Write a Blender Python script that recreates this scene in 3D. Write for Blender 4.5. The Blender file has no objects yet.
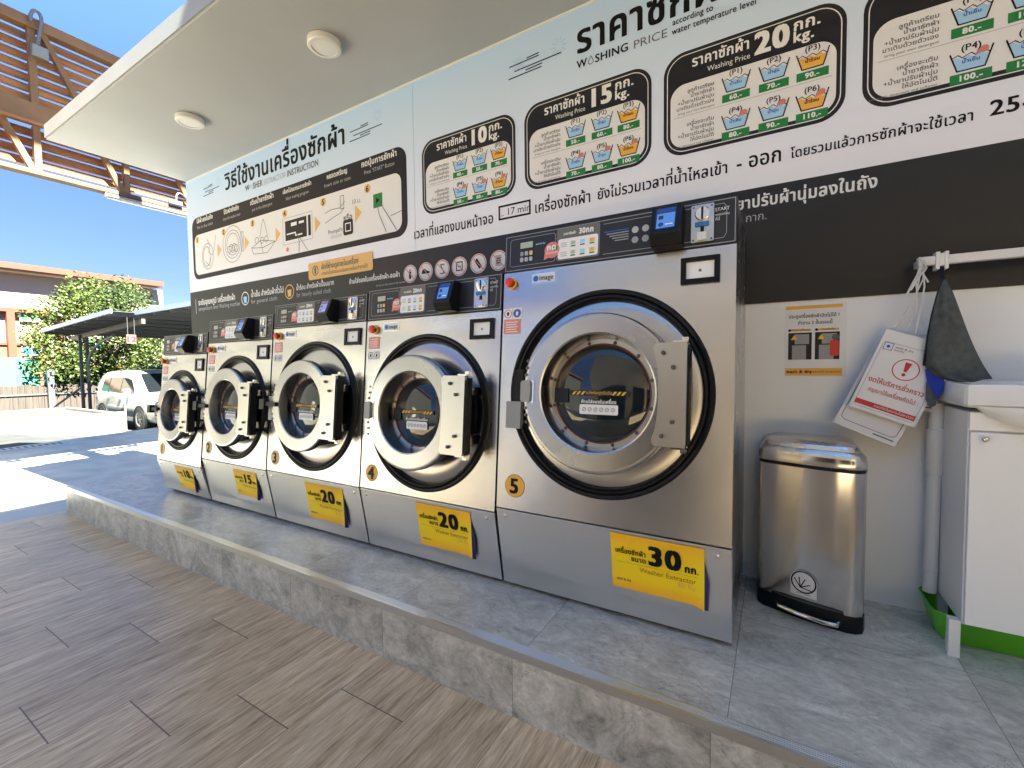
import bpy, math, random
from mathutils import Vector, Matrix
R = math.radians
random.seed(7)
scene = bpy.context.scene
COL = scene.collection

# ------------------------------------------------------------------ materials
def mat(name, col, rough=.5, metal=0., spec=.5, noise=None, bump=None, aniso=0, coat=0, trans=0, emit=None, stretch=(1,1,1), rvar=0, arot=0, radial=False, wave=0):
    m = bpy.data.materials.new(name); m.use_nodes = True
    nt = m.node_tree; b = nt.nodes['Principled BSDF']
    b.inputs['Base Color'].default_value = (*col, 1)
    b.inputs['Roughness'].default_value = rough
    b.inputs['Metallic'].default_value = metal
    b.inputs['Specular IOR Level'].default_value = spec
    b.inputs['Anisotropic'].default_value = aniso
    b.inputs['Anisotropic Rotation'].default_value = arot
    if radial:
        tg = nt.nodes.new('ShaderNodeTangent'); tg.direction_type = 'RADIAL'; tg.axis = 'Y'; nt.links.new(tg.outputs[0], b.inputs['Tangent'])
    b.inputs['Coat Weight'].default_value = coat
    b.inputs['Transmission Weight'].default_value = trans
    if emit:
        b.inputs['Emission Color'].default_value = (*emit[0], 1); b.inputs['Emission Strength'].default_value = emit[1]
    if noise or bump or rvar:
        tc = nt.nodes.new('ShaderNodeTexCoord'); mp = nt.nodes.new('ShaderNodeMapping')
        mp.inputs['Scale'].default_value = stretch
        nt.links.new(tc.outputs['Object'], mp.inputs['Vector'])
    if noise:
        sc_, amt = noise[0], noise[1]
        n = nt.nodes.new('ShaderNodeTexNoise'); n.inputs['Scale'].default_value = sc_; n.inputs['Detail'].default_value = 6
        nt.links.new(mp.outputs[0], n.inputs['Vector'])
        rp = nt.nodes.new('ShaderNodeValToRGB')
        c2 = noise[2] if len(noise) > 2 else tuple(min(1, c*(1+amt)) for c in col)
        c1 = tuple(c*(1-amt) for c in col)
        rp.color_ramp.elements[0].position = .3; rp.color_ramp.elements[1].position = .7
        rp.color_ramp.elements[0].color = (*c1, 1); rp.color_ramp.elements[1].color = (*c2, 1)
        nt.links.new(n.outputs['Fac'], rp.inputs['Fac']); nt.links.new(rp.outputs['Color'], b.inputs['Base Color'])
    if rvar:
        n = nt.nodes.new('ShaderNodeTexNoise'); n.inputs['Scale'].default_value = 3; n.inputs['Detail'].default_value = 4
        nt.links.new(mp.outputs[0], n.inputs['Vector'])
        mr = nt.nodes.new('ShaderNodeMapRange'); mr.inputs['To Min'].default_value = rough-rvar; mr.inputs['To Max'].default_value = rough+rvar
        nt.links.new(n.outputs['Fac'], mr.inputs['Value']); nt.links.new(mr.outputs[0], b.inputs['Roughness'])
    if bump:
        n = nt.nodes.new('ShaderNodeTexNoise'); n.inputs['Scale'].default_value = bump[0]; n.inputs['Detail'].default_value = 5
        nt.links.new(mp.outputs[0], n.inputs['Vector'])
        bp = nt.nodes.new('ShaderNodeBump'); bp.inputs['Strength'].default_value = bump[1]; bp.inputs['Distance'].default_value = bump[2] if len(bump) > 2 else .01
        nt.links.new(n.outputs['Fac'], bp.inputs['Height']); nt.links.new(bp.outputs[0], b.inputs['Normal'])
        if wave:      # sheet metal is never quite flat
            n2 = nt.nodes.new('ShaderNodeTexNoise'); n2.inputs['Scale'].default_value = 2.6; n2.inputs['Detail'].default_value = 1.5
            nt.links.new(tc.outputs['Object'], n2.inputs['Vector'])
            b2 = nt.nodes.new('ShaderNodeBump'); b2.inputs['Strength'].default_value = wave; b2.inputs['Distance'].default_value = .05
            nt.links.new(n2.outputs['Fac'], b2.inputs['Height']); nt.links.new(b2.outputs[0], bp.inputs['Normal'])
    return m

STEEL = mat('brushed steel', (.56,.55,.535), .27, 1, aniso=.65, arot=.25, wave=.10, bump=(420,.05,.002), stretch=(.03,1,1), rvar=.05)
STEEL_KICK = mat('kick plate steel', (.72,.71,.69), .38, 1, aniso=.5, arot=.25, wave=.10, bump=(420,.05,.002), stretch=(.03,1,1), rvar=.05)
STEEL_DOOR = mat('turned steel', (.44,.43,.42), .26, 1, aniso=.75, radial=True, bump=(200,.05,.002), rvar=.06)
STEEL_PLATE = mat('satin steel plate', (.54,.525,.49), .32, 1, bump=(300,.04,.002))
CHROME = mat('bright metal', (.72,.72,.72), .16, 1)
DKMETAL = mat('dark screw metal', (.12,.12,.12), .35, .8)
BLACK = mat('black plastic', (.008,.008,.009), .42, spec=.25)
RUBBER = mat('black rubber', (.006,.006,.007), .45, spec=.25)
SCREEN = mat('screen glass', (.02,.03,.06), .08)
PANEL_DK = mat('dark control panel', (.022,.022,.024), .36, spec=.35)
LINE_GREY = mat('panel line grey', (.30,.30,.30), .5)
WINDOW_BLACK = mat('glossy black frame', (.006,.006,.007), .35, spec=.2)
GLASS_DARK = mat('tinted door glass', (.012,.017,.020), .035, spec=.7)
GREY_PL = mat('grey plastic', (.30,.30,.30), .45)
WHITE_INK = mat('white print', (.78,.78,.78), .45)
BLACK_INK = mat('black print', (.005,.005,.006), .5, spec=.2)
GREY_INK = mat('grey print', (.10,.10,.11), .5)
LGREY_INK = mat('pale grey print', (.42,.43,.45), .5)
RED = mat('red button', (.62,.035,.025), .3)
YELLOW = mat('yellow plastic', (.85,.50,.02), .4)
RED_INK = mat('red print', (.55,.02,.035), .5)
PINK_INK = mat('salmon print', (.62,.20,.16), .5)
GREEN_INK = mat('green print', (.01,.20,.035), .5)
BLUE_INK = mat('blue print', (.02,.10,.45), .5)
CYAN_INK = mat('pale blue print', (.36,.60,.85), .5)
ORANGE_INK = mat('orange print', (.80,.42,.05), .5)
TAN_INK = mat('tan print', (.72,.45,.16), .5)
PAPER = mat('white paper', (.76,.76,.77), .5)
INK_PANEL = mat('charcoal print', (.014,.014,.016), .5, spec=.3)
SHEET_Y = None
WHITE_PL = mat('white plastic', (.74,.74,.72), .35)
WHITE_GLOSS = mat('white ceramic', (.80,.80,.79), .12)
CAB_WHITE = mat('white laminate', (.86,.86,.86), .42)
GREEN_PL = mat('green plastic', (.12,.48,.02), .35)
BIN_STEEL = mat('bin steel', (.56,.555,.55), .15, 1, aniso=.3, bump=(200,.03,.002), stretch=(1,1,.03))
WHITE_PAINT = mat('white wall paint', (.82,.83,.835), .55, noise=(2.2,.04), bump=(160,.05,.002))
BAND = mat('satin black wall band', (.010,.011,.013), .36, spec=.4)
BAND2 = mat('grey wall strip', (.030,.031,.034), .36, spec=.6)
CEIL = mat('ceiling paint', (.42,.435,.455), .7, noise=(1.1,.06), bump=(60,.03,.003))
ALU = mat('aluminium trim', (.66,.67,.68), .33, 1)
WOOD = mat('pergola timber', (.36,.165,.055), .5, noise=(6,.35), stretch=(1,.12,3))
WOOD_DK = mat('pergola frame paint', (.20,.108,.05), .5, noise=(5,.15))
GALV = mat('galvanised steel', (.20,.20,.20), .4, .6)
CLOTH = mat('grey microfibre', (.085,.095,.095), .9, noise=(40,.25), bump=(260,.5,.004))
BLUE_CL = mat('blue cloth', (.02,.05,.42), .85)
STRING = mat('white cord', (.68,.68,.66), .7)
CONC = mat('light concrete', (.46,.45,.43), .6, noise=(1.4,.12))
ASPH = mat('lot asphalt', (.055,.055,.058), .8, noise=(2.2,.25), bump=(80,.3,.01))
PLANTER = mat('planter render', (.25,.24,.205), .7, noise=(1.5,.06))
SOIL = mat('planter soil', (.07,.066,.062), .9, noise=(6,.3))
CAR_W = mat('white car paint', (.36,.365,.365), .25, coat=.6)
CAR_GL = mat('car glass', (.008,.010,.012), .08, spec=.35)
TYRE = mat('tyre rubber', (.02,.02,.02), .8)
RIM = mat('alloy rim', (.55,.55,.56), .3, .9)
LAMP_GL = mat('headlamp glass', (.55,.58,.60), .1, .3)
DARK_STEEL = mat('carport steel', (.10,.10,.105), .5, .3)
ROOF_SHEET = mat('carport sheet', (.14,.15,.16), .45, .4)
ROOF_EDGE = mat('pale blue roof edge', (.36,.45,.60), .4)
BARK = mat('bark', (.14,.095,.06), .9, noise=(8,.3))
LEAF_A = mat('leaf light', (.078,.104,.014), .55)
LEAF_B = mat('leaf mid', (.034,.056,.009), .6)
LEAF_C = mat('leaf dark', (.022,.036,.009), .6)
CREAM = mat('cream render', (.40,.33,.26), .8, noise=(.5,.05))
TERRA = mat('terracotta paint', (.17,.036,.018), .7, noise=(1.2,.1))
ORANGE_W = mat('faded orange wall', (.24,.085,.045), .8, noise=(1,.08))
TEALGL = mat('teal window glass', (.05,.22,.24), .15)
MINT = mat('mint hoarding', (.06,.20,.145), .6, noise=(1,.08))
BLUEP = mat('blue hoarding', (.08,.19,.52), .6, noise=(1,.08))
PALEBL = mat('pale blue sheet', (.16,.26,.34), .6)
FENCEW = mat('weathered boards', (.06,.046,.040), .85, noise=(3,.35), stretch=(1,6,.4))
GREYWALL = mat('pale grey render', (.66,.655,.64), .8, noise=(1,.08))
SHADEWALL = mat('neighbour render', (.66,.59,.48), .8, noise=(1,.08))
WHEELSTOP = mat('pale kerb', (.60,.57,.52), .8)

def wood_floor():
    m = bpy.data.materials.new('wood look floor tile'); m.use_nodes = True
    nt = m.node_tree; N = nt.nodes; L = nt.links; b = N['Principled BSDF']
    geo = N.new('ShaderNodeNewGeometry'); sx = N.new('ShaderNodeSeparateXYZ'); L.new(geo.outputs['Position'], sx.inputs[0])
    def mth(op, a, c=None, d=None):
        n = N.new('ShaderNodeMath'); n.operation = op
        for i, v in enumerate((a, c, d)):
            if v is None: continue
            if isinstance(v, (int, float)): n.inputs[i].default_value = v
            else: L.new(v, n.inputs[i])
        return n.outputs[0]
    u = mth('DIVIDE', mth('ADD', sx.outputs['X'], .826), .337)
    cu = mth('FLOOR', u); fu = mth('SUBTRACT', u, cu)
    off = mth('MULTIPLY', mth('FLOORED_MODULO', mth('ADD', cu, 7), 3), .229)
    v = mth('DIVIDE', mth('SUBTRACT', mth('SUBTRACT', sx.outputs['Y'], .690), off), .687)
    cv = mth('FLOOR', v); fv = mth('SUBTRACT', v, cv)
    eu = mth('MULTIPLY', mth('MINIMUM', fu, mth('SUBTRACT', 1, fu)), .337)
    ev = mth('MULTIPLY', mth('MINIMUM', fv, mth('SUBTRACT', 1, fv)), .687)
    groutu = mth('LESS_THAN', eu, .0014); groutv = mth('LESS_THAN', ev, .0022)
    cmb = N.new('ShaderNodeCombineXYZ'); L.new(cu, cmb.inputs[0]); L.new(cv, cmb.inputs[1])
    wn = N.new('ShaderNodeTexWhiteNoise'); wn.noise_dimensions = '2D'; L.new(cmb.outputs[0], wn.inputs['Vector'])
    # grain coordinates: stretched along Y, shifted per tile
    px = mth('ADD', mth('MULTIPLY', sx.outputs['X'], 1.0), mth('MULTIPLY', wn.outputs['Value'], 13.7))
    py = mth('ADD', mth('MULTIPLY', sx.outputs['Y'], .085), mth('MULTIPLY', wn.outputs['Value'], 5.1))
    c2 = N.new('ShaderNodeCombineXYZ'); L.new(px, c2.inputs[0]); L.new(py, c2.inputs[1])
    n1 = N.new('ShaderNodeTexNoise'); n1.inputs['Scale'].default_value = 52; n1.inputs['Detail'].default_value = 10; n1.inputs['Roughness'].default_value = .68; n1.inputs['Distortion'].default_value = .7
    L.new(c2.outputs[0], n1.inputs['Vector'])
    n2 = N.new('ShaderNodeTexNoise'); n2.inputs['Scale'].default_value = 7; n2.inputs['Detail'].default_value = 4; n2.inputs['Distortion'].default_value = 1.2
    L.new(c2.outputs[0], n2.inputs['Vector'])
    n3 = N.new('ShaderNodeTexNoise'); n3.inputs['Scale'].default_value = 120; n3.inputs['Detail'].default_value = 4
    L.new(c2.outputs[0], n3.inputs['Vector'])
    f = mth('ADD', mth('ADD', mth('MULTIPLY', n1.outputs['Fac'], .55), mth('MULTIPLY', n2.outputs['Fac'], .22)), mth('MULTIPLY', n3.outputs['Fac'], .23))
    rp = N.new('ShaderNodeValToRGB'); e = rp.color_ramp.elements
    e[0].position = .36; e[0].color = (.20,.12,.062,1); e[1].position = .62; e[1].color = (.74,.575,.39,1)
    x = e.new(.46); x.color = (.45,.315,.19,1); x = e.new(.53); x.color = (.56,.42,.27,1)
    L.new(f, rp.inputs['Fac'])
    tone = mth('ADD', mth('MULTIPLY', wn.outputs['Value'], .28), .92)
    mx = N.new('ShaderNodeVectorMath'); mx.operation = 'SCALE'; L.new(rp.outputs['Color'], mx.inputs[0]); L.new(tone, mx.inputs['Scale'])
    g = mth('MAXIMUM', mth('MULTIPLY', groutu, .68), mth('MULTIPLY', groutv, .85))
    mix = N.new('ShaderNodeMix'); mix.data_type = 'RGBA'; L.new(g, mix.inputs['Factor']); L.new(mx.outputs[0], mix.inputs['A']); mix.inputs['B'].default_value = (.055,.042,.032,1)
    L.new(mix.outputs['Result'], b.inputs['Base Color'])
    rr = N.new('ShaderNodeMapRange'); rr.inputs['To Min'].default_value = .29; rr.inputs['To Max'].default_value = .44; L.new(f, rr.inputs['Value']); L.new(rr.outputs[0], b.inputs['Roughness'])
    bp = N.new('ShaderNodeBump'); bp.inputs['Strength'].default_value = .14; bp.inputs['Distance'].default_value = .004
    L.new(mth('SUBTRACT', f, mth('MULTIPLY', g, .6)), bp.inputs['Height']); L.new(bp.outputs[0], b.inputs['Normal'])
    return m

def stone_tile(name, x0, base_lo, base_hi, rough):
    m = bpy.data.materials.new(name); m.use_nodes = True
    nt = m.node_tree; N = nt.nodes; L = nt.links; b = N['Principled BSDF']
    geo = N.new('ShaderNodeNewGeometry'); sx = N.new('ShaderNodeSeparateXYZ'); L.new(geo.outputs['Position'], sx.inputs[0])
    def mth(op, a, c=None):
        n = N.new('ShaderNodeMath'); n.operation = op
        for i, v in enumerate((a, c)):
            if v is None: continue
            if isinstance(v, (int, float)): n.inputs[i].default_value = v
            else: L.new(v, n.inputs[i])
        return n.outputs[0]
    u = mth('DIVIDE', mth('SUBTRACT', sx.outputs['X'], x0), .672); cu = mth('FLOOR', u); fu = mth('SUBTRACT', u, cu)
    eu = mth('MULTIPLY', mth('MINIMUM', fu, mth('SUBTRACT', 1, fu)), .672)
    v = mth('SUBTRACT', sx.outputs['Y'], 2.02); ev = mth('ABSOLUTE', v)
    g = mth('MAXIMUM', mth('LESS_THAN', eu, .0012), mth('LESS_THAN', ev, .0012))
    cmb = N.new('ShaderNodeCombineXYZ'); L.new(cu, cmb.inputs[0])
    wn = N.new('ShaderNodeTexWhiteNoise'); wn.noise_dimensions = '2D'; L.new(cmb.outputs[0], wn.inputs['Vector'])
    va = N.new('ShaderNodeVectorMath'); va.operation = 'MULTIPLY_ADD'; va.inputs[1].default_value = (7.3,3.1,5.2)
    L.new(wn.outputs['Color'], va.inputs[0]); L.new(geo.outputs['Position'], va.inputs[2])
    mp = N.new('ShaderNodeMapping'); mp.inputs['Rotation'].default_value = (.5,.4,.75); mp.inputs['Scale'].default_value = (1,1.7,1.3); L.new(va.outputs[0], mp.inputs['Vector'])
    n1 = N.new('ShaderNodeTexNoise'); n1.inputs['Scale'].default_value = 4.6; n1.inputs['Detail'].default_value = 10; n1.inputs['Roughness'].default_value = .72; n1.inputs['Distortion'].default_value = .9
    L.new(mp.outputs[0], n1.inputs['Vector'])
    n2 = N.new('ShaderNodeTexNoise'); n2.inputs['Scale'].default_value = 34; n2.inputs['Detail'].default_value = 10; n2.inputs['Roughness'].default_value = .78
    L.new(mp.outputs[0], n2.inputs['Vector'])
    # fine pale and dark veins
    n3 = N.new('ShaderNodeTexNoise'); n3.inputs['Scale'].default_value = 4.2; n3.inputs['Detail'].default_value = 9; n3.inputs['Roughness'].default_value = .62; n3.inputs['Distortion'].default_value = .6
    L.new(mp.outputs[0], n3.inputs['Vector'])
    vein = mth('LESS_THAN', mth('ABSOLUTE', mth('SUBTRACT', n3.outputs['Fac'], .53)), .006)
    vein2 = mth('LESS_THAN', mth('ABSOLUTE', mth('SUBTRACT', n3.outputs['Fac'], .44)), .004)
    f = mth('ADD', mth('MULTIPLY', n1.outputs['Fac'], .62), mth('MULTIPLY', n2.outputs['Fac'], .38))
    rp = N.new('ShaderNodeValToRGB'); e = rp.color_ramp.elements
    e[0].position = .37; e[0].color = (*base_lo, 1); e[1].position = .63; e[1].color = (*base_hi, 1)
    L.new(f, rp.inputs['Fac'])
    def over(fac, col, prev):
        mix = N.new('ShaderNodeMix'); mix.data_type = 'RGBA'; L.new(fac, mix.inputs['Factor']); L.new(prev, mix.inputs['A']); mix.inputs['B'].default_value = (*col, 1)
        return mix.outputs['Result']
    c = over(mth('MULTIPLY', vein, .35), (.40,.385,.35), rp.outputs['Color'])
    c = over(mth('MULTIPLY', vein2, .45), (.09,.085,.075), c)
    tone = mth('ADD', mth('MULTIPLY', wn.outputs['Value'], .12), .94)
    sc_ = N.new('ShaderNodeVectorMath'); sc_.operation = 'SCALE'; L.new(c, sc_.inputs[0]); L.new(tone, sc_.inputs['Scale'])
    c = over(mth('MULTIPLY', g, .75), (.07,.068,.062), sc_.outputs[0])
    L.new(c, b.inputs['Base Color'])
    rr = N.new('ShaderNodeMapRange'); rr.inputs['To Min'].default_value = rough-.06; rr.inputs['To Max'].default_value = rough+.1; L.new(n1.outputs['Fac'], rr.inputs['Value']); L.new(rr.outputs[0], b.inputs['Roughness'])
    bp = N.new('ShaderNodeBump'); bp.inputs['Strength'].default_value = .08; bp.inputs['Distance'].default_value = .004
    L.new(mth('SUBTRACT', n2.outputs['Fac'], g), bp.inputs['Height']); L.new(bp.outputs[0], b.inputs['Normal'])
    return m

def gradient(name, z0, c0, z1, c1, rough):
    """printed design that fades from one ink to another along world height"""
    m = bpy.data.materials.new(name); m.use_nodes = True
    nt = m.node_tree; N = nt.nodes; L = nt.links; b = N['Principled BSDF']
    tc = N.new('ShaderNodeNewGeometry'); sx = N.new('ShaderNodeSeparateXYZ'); L.new(tc.outputs['Position'], sx.inputs[0])
    mr = N.new('ShaderNodeMapRange'); mr.inputs['From Min'].default_value = z0; mr.inputs['From Max'].default_value = z1; L.new(sx.outputs['Z'], mr.inputs['Value'])
    mix = N.new('ShaderNodeMix'); mix.data_type = 'RGBA'; L.new(mr.outputs[0], mix.inputs['Factor']); mix.inputs['A'].default_value = (*c0, 1); mix.inputs['B'].default_value = (*c1, 1)
    L.new(mix.outputs['Result'], b.inputs['Base Color']); b.inputs['Roughness'].default_value = rough
    return m

def ground_mat():
    m = mat('forecourt concrete', (.52,.485,.43), .42, noise=(3.1,.22), bump=(30,.12,.006))
    return m

WOODFLOOR = wood_floor()
STONE = stone_tile('grey stone platform tile', -.783, (.31,.297,.265), (.76,.73,.66), .29)
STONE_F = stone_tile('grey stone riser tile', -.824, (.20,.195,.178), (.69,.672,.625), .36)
BANNER = gradient('banner print', 1.95-.0, (.80,.82,.90), 3.0, (.50,.68,.95), .5)
SHEET_Y = gradient('yellow sheet print', 0, (.80,.46,.015), .25, (.80,.40,.012), .4)
GROUND = ground_mat()

# ------------------------------------------------------------------ text
_cu = bpy.data.curves.new('glyph_tmp', 'FONT'); _cu.dimensions = '2D'; _cu.fill_mode = 'FRONT'; _cu.resolution_u = 3
_ob = bpy.data.objects.new('glyph_tmp', _cu); COL.objects.link(_ob)
_G = {}
def _mesh(body, bold):
    _cu.body = body; _cu.offset = bold
    _ob.update_tag(); bpy.context.view_layer.update()
    ev = _ob.evaluated_get(bpy.context.evaluated_depsgraph_get())
    me = ev.to_mesh(); vs = [(v.co.x, v.co.y) for v in me.vertices]; fs = [tuple(p.vertices) for p in me.polygons]; ev.to_mesh_clear()
    return vs, fs
_BAR = {}
ABOVE = set('\u0e34\u0e35\u0e36\u0e37\u0e31\u0e47'); TONE = set('\u0e48\u0e49\u0e4a\u0e4b\u0e4c'); BELOW = set('\u0e38\u0e39')
def glyph(ch):
    if ch not in _G:
        if not _BAR: _BAR[0] = max(v[0] for v in _mesh('|', 0)[0])
        mark = ch in ABOVE or ch in TONE or ch in BELOW
        vs, fs = _mesh(ch, 0) if ch != ' ' else ([], [])
        adv = 0 if mark else max(v[0] for v in _mesh(ch+'|', 0)[0]) - _BAR[0]
        _G[ch] = (vs, fs, adv)
    return _G[ch]
def layout(s, bold=0):
    bold *= 1.5
    x = 0; out = []; prev = ''; base = ''
    for i, ch in enumerate(s):
        vs, fs, adv = glyph(ch)
        dx = dy = 0
        if ch in TONE:
            nxt = s[i+1] if i+1 < len(s) else ''
            if prev in ABOVE or nxt == '\u0e33': dy = .20
            if base in 'ปฝฟ': dx = -.10
        elif ch in ABOVE and base in 'ปฝฟ': dx = -.10
        if ch in ABOVE or ch in TONE or ch in BELOW:
            if vs and min(v[0] for v in vs) > -.02: dx -= max(v[0] for v in vs) + .03
            dx -= bold
        else: base = ch
        out.append((vs, fs, x+dx, dy)); x += adv + (1.5*bold if adv else 0); prev = ch
    return out, x

# ------------------------------------------------------------------ geometry helpers
class Fr:
    """a flat frame: origin, right, up; its normal points out of the face"""
    def __init__(s, o, ux=(1,0,0), uy=(0,0,1)):
        s.o = Vector(o); s.x = Vector(ux).normalized(); s.y = Vector(uy).normalized(); s.n = s.x.cross(s.y)
    def p(s, a, b, d=0): return s.o + s.x*a + s.y*b + s.n*d
    def at(s, a, b, d=0, rot=0):
        f = Fr(s.p(a,b,d), s.x, s.y)
        if rot:
            c, k = math.cos(rot), math.sin(rot); f.x, f.y = s.x*c + s.y*k, s.y*c - s.x*k
        return f
def circ(r, n=32, cx=0, cy=0, a0=0, a1=2*math.pi):
    full = abs(a1-a0-2*math.pi) < 1e-6
    return [(cx+r*math.cos(a0+(a1-a0)*i/(n if full else n-1)), cy+r*math.sin(a0+(a1-a0)*i/(n if full else n-1))) for i in range(n)]
def rrect(x0, y0, x1, y1, r, n=6):
    out = []
    for cx, cy, a in ((x1-r,y0+r,-90),(x1-r,y1-r,0),(x0+r,y1-r,90),(x0+r,y0+r,180)):
        out += [(cx+r*math.cos(R(a+90*i/n)), cy+r*math.sin(R(a+90*i/n))) for i in range(n+1)]
    return out
def rect(x0, y0, x1, y1): return [(x0,y0),(x1,y0),(x1,y1),(x0,y1)]

def smooth(path, n=6):
    P = [Vector(p) for p in path]; out = []
    for i in range(len(P)-1):
        a, b, c, d = P[max(i-1,0)], P[i], P[i+1], P[min(i+2,len(P)-1)]
        for k in range(n):
            t = k/n; out.append(.5*((2*b)+(c-a)*t+(2*a-5*b+4*c-d)*t*t+(3*b-a-3*c+d)*t**3))
    return out+[P[-1]]

class MB:
    def __init__(s): s.v=[]; s.f=[]; s.m=[]; s.sm=[]; s.mats=[]
    def mi(s, m):
        if m not in s.mats: s.mats.append(m)
        return s.mats.index(m)
    def add(s, vs, fs, m, smooth=False):
        b = len(s.v); k = s.mi(m); s.v += [Vector(v) for v in vs]
        for f in fs: s.f.append([b+i for i in f]); s.m.append(k); s.sm.append(smooth)
        return s
    def box(s, a, b, m):
        x0,y0,z0 = a; x1,y1,z1 = b
        return s.add([(x0,y0,z0),(x1,y0,z0),(x1,y1,z0),(x0,y1,z0),(x0,y0,z1),(x1,y0,z1),(x1,y1,z1),(x0,y1,z1)],
            [(3,2,1,0),(4,5,6,7),(0,1,5,4),(1,2,6,5),(2,3,7,6),(3,0,4,7)], m)
    def poly(s, fr, pts, m, d=0):
        return s.add([fr.p(x,y,d) for x,y in pts], [tuple(range(len(pts)))], m)
    def prism(s, fr, pts, d0, d1, m, smooth=False):
        n = len(pts); vs = [fr.p(x,y,d0) for x,y in pts] + [fr.p(x,y,d1) for x,y in pts]
        s.add(vs, [tuple(range(n))[::-1], tuple(range(n,2*n))], m)
        return s.add(vs, [(i,(i+1)%n,n+(i+1)%n,n+i) for i in range(n)], m, smooth)
    def ring(s, fr, outer, inner, d, m):
        n = len(outer); vs = [fr.p(x,y,d) for x,y in outer]+[fr.p(x,y,d) for x,y in inner]
        return s.add(vs, [(i,(i+1)%n,n+(i+1)%n,n+i) for i in range(n)], m)
    def lathe(s, fr, prof, m, n=64, cap0=False, cap1=False, a0=0, a1=2*math.pi):
        full = abs(a1-a0-2*math.pi) < 1e-6; k = n if full else n+1
        vs = [fr.p(r*math.cos(a0+(a1-a0)*i/n), r*math.sin(a0+(a1-a0)*i/n), d) for r,d in prof for i in range(k)]
        fs = []
        for j in range(len(prof)-1):
            for i in range(n):
                i2 = (i+1)%k
                fs.append((j*k+i, j*k+i2, (j+1)*k+i2, (j+1)*k+i))
        s.add(vs, fs, m, True)
        if cap0: s.add(vs[:k], [tuple(range(k))], m)
        if cap1: s.add(vs[-k:], [tuple(range(k))], m)
        return s
    def tube(s, path, r, m, n=10, cap=True):
        path = [Vector(p) for p in path]; rs = r if isinstance(r, (list,tuple)) else [r]*len(path)
        vs = []; ref = None
        for i, p in enumerate(path):
            t = (path[min(i+1,len(path)-1)] - path[max(i-1,0)]).normalized()
            if ref is None: ref = Vector((0,0,1)) if abs(t.z) < .9 else Vector((1,0,0))
            a = t.cross(ref).normalized(); b = t.cross(a).normalized(); ref = -t.cross(a).normalized() if False else ref
            vs += [p + (a*math.cos(2*math.pi*k/n) + b*math.sin(2*math.pi*k/n))*rs[i] for k in range(n)]
        fs = [(j*n+k, j*n+(k+1)%n, (j+1)*n+(k+1)%n, (j+1)*n+k) for j in range(len(path)-1) for k in range(n)]
        s.add(vs, fs, m, True)
        if cap: s.add(vs[:n], [tuple(range(n))], m); s.add(vs[-n:], [tuple(range(n))], m)
        return s
    def beam(s, a, b, w, h, m, up=(0,0,1)):
        a = Vector(a); b = Vector(b); t = (b-a).normalized(); u = Vector(up)
        if abs(t.dot(u)) > .95: u = Vector((0,1,0))
        x = t.cross(u).normalized()*w/2; y = x.cross(t).normalized()*h/2
        vs = [a-x-y, a+x-y, a+x+y, a-x+y, b-x-y, b+x-y, b+x+y, b-x+y]
        return s.add(vs, [(3,2,1,0),(4,5,6,7),(0,1,5,4),(1,2,6,5),(2,3,7,6),(3,0,4,7)], m)
    def text(s, fr, txt, x, y, em, m, align='L', bold=0, d=.0012, sx=1.0, fit=None):
        L, w = layout(txt, bold)
        if fit:
            sx = fit/(w*em)
            if sx < .82: em *= sx/.82; sx = .82
        x0 = x - (w*em*sx if align == 'R' else w*em*sx/2 if align == 'C' else 0)
        for i, (vs, fs, dx, dy) in enumerate(L):
            dd = d + .00035*(i%3); bo = bold*1.5
            for cpy, (bx, by) in enumerate((((0,0),(bo,bo*.5),(-bo,-bo*.5),(bo,-bo*.5),(-bo,bo*.5)) if bold else ((0,0),))):
                for k, f in enumerate(fs):
                    dk = dd + .00006*cpy + .000012*(k%5)     # stroke overlaps never share a plane
                    s.add([fr.p(x0+(vs[q][0]+bx+dx)*em*sx, y+(vs[q][1]+by+dy)*em, dk) for q in f], [tuple(range(len(f)))], m)
        return s
    def line(s, fr, pts, w, m, d=.001, closed=False):
        P = [Vector(p).to_2d() for p in pts]
        for i in range(len(P) if closed else len(P)-1):
            a, b = P[i], P[(i+1)%len(P)]; t = b-a
            if t.length < 1e-6: continue
            t.normalize(); nn = Vector((-t.y,t.x))*w/2; a = a-t*w*.3; b = b+t*w*.3
            s.poly(fr, [a-nn, b-nn, b+nn, a+nn], m, d+.00005*(i%3))
        return s
    def build(s, name, parent=None, loc=None, bevel=0, seg=2, angle=40):
        org = Vector((0,0,0))
        if parent is not None:
            q = parent
            while q is not None: org = org + q.location; q = q.parent
        elif loc is not None: org = Vector(loc)
        else:
            xs = [v.x for v in s.v]; ys = [v.y for v in s.v]; org = Vector(((min(xs)+max(xs))/2, (min(ys)+max(ys))/2, min(v.z for v in s.v)))
        me = bpy.data.meshes.new(name)
        me.from_pydata([v-org for v in s.v], [], s.f); me.update()
        for m in s.mats: me.materials.append(m)
        me.polygons.foreach_set('material_index', s.m); me.polygons.foreach_set('use_smooth', s.sm)
        if any(s.sm): me.set_sharp_from_angle(angle=R(32))
        o = bpy.data.objects.new(name, me); COL.objects.link(o)
        if parent is not None: o.parent = parent
        else: o.location = org
        if bevel:
            b = o.modifiers.new('edge', 'BEVEL'); b.width = bevel; b.segments = seg; b.limit_method = 'ANGLE'; b.angle_limit = R(angle); b.harden_normals = False
        return o
def tag(o, label=None, cat=None, group=None, kind=None):
    if label: o['label'] = label
    if cat: o['category'] = cat
    if group: o['group'] = group
    if kind: o['kind'] = kind
    return o
def thing(name, label, cat, loc, group=None):
    o = bpy.data.objects.new(name, None); COL.objects.link(o); o.location = loc; o.empty_display_size = .1
    return tag(o, label, cat, group)
def structure(name, mb, **k): return tag(mb.build(name, loc=(0,0,0), **k), kind='structure')

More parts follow.
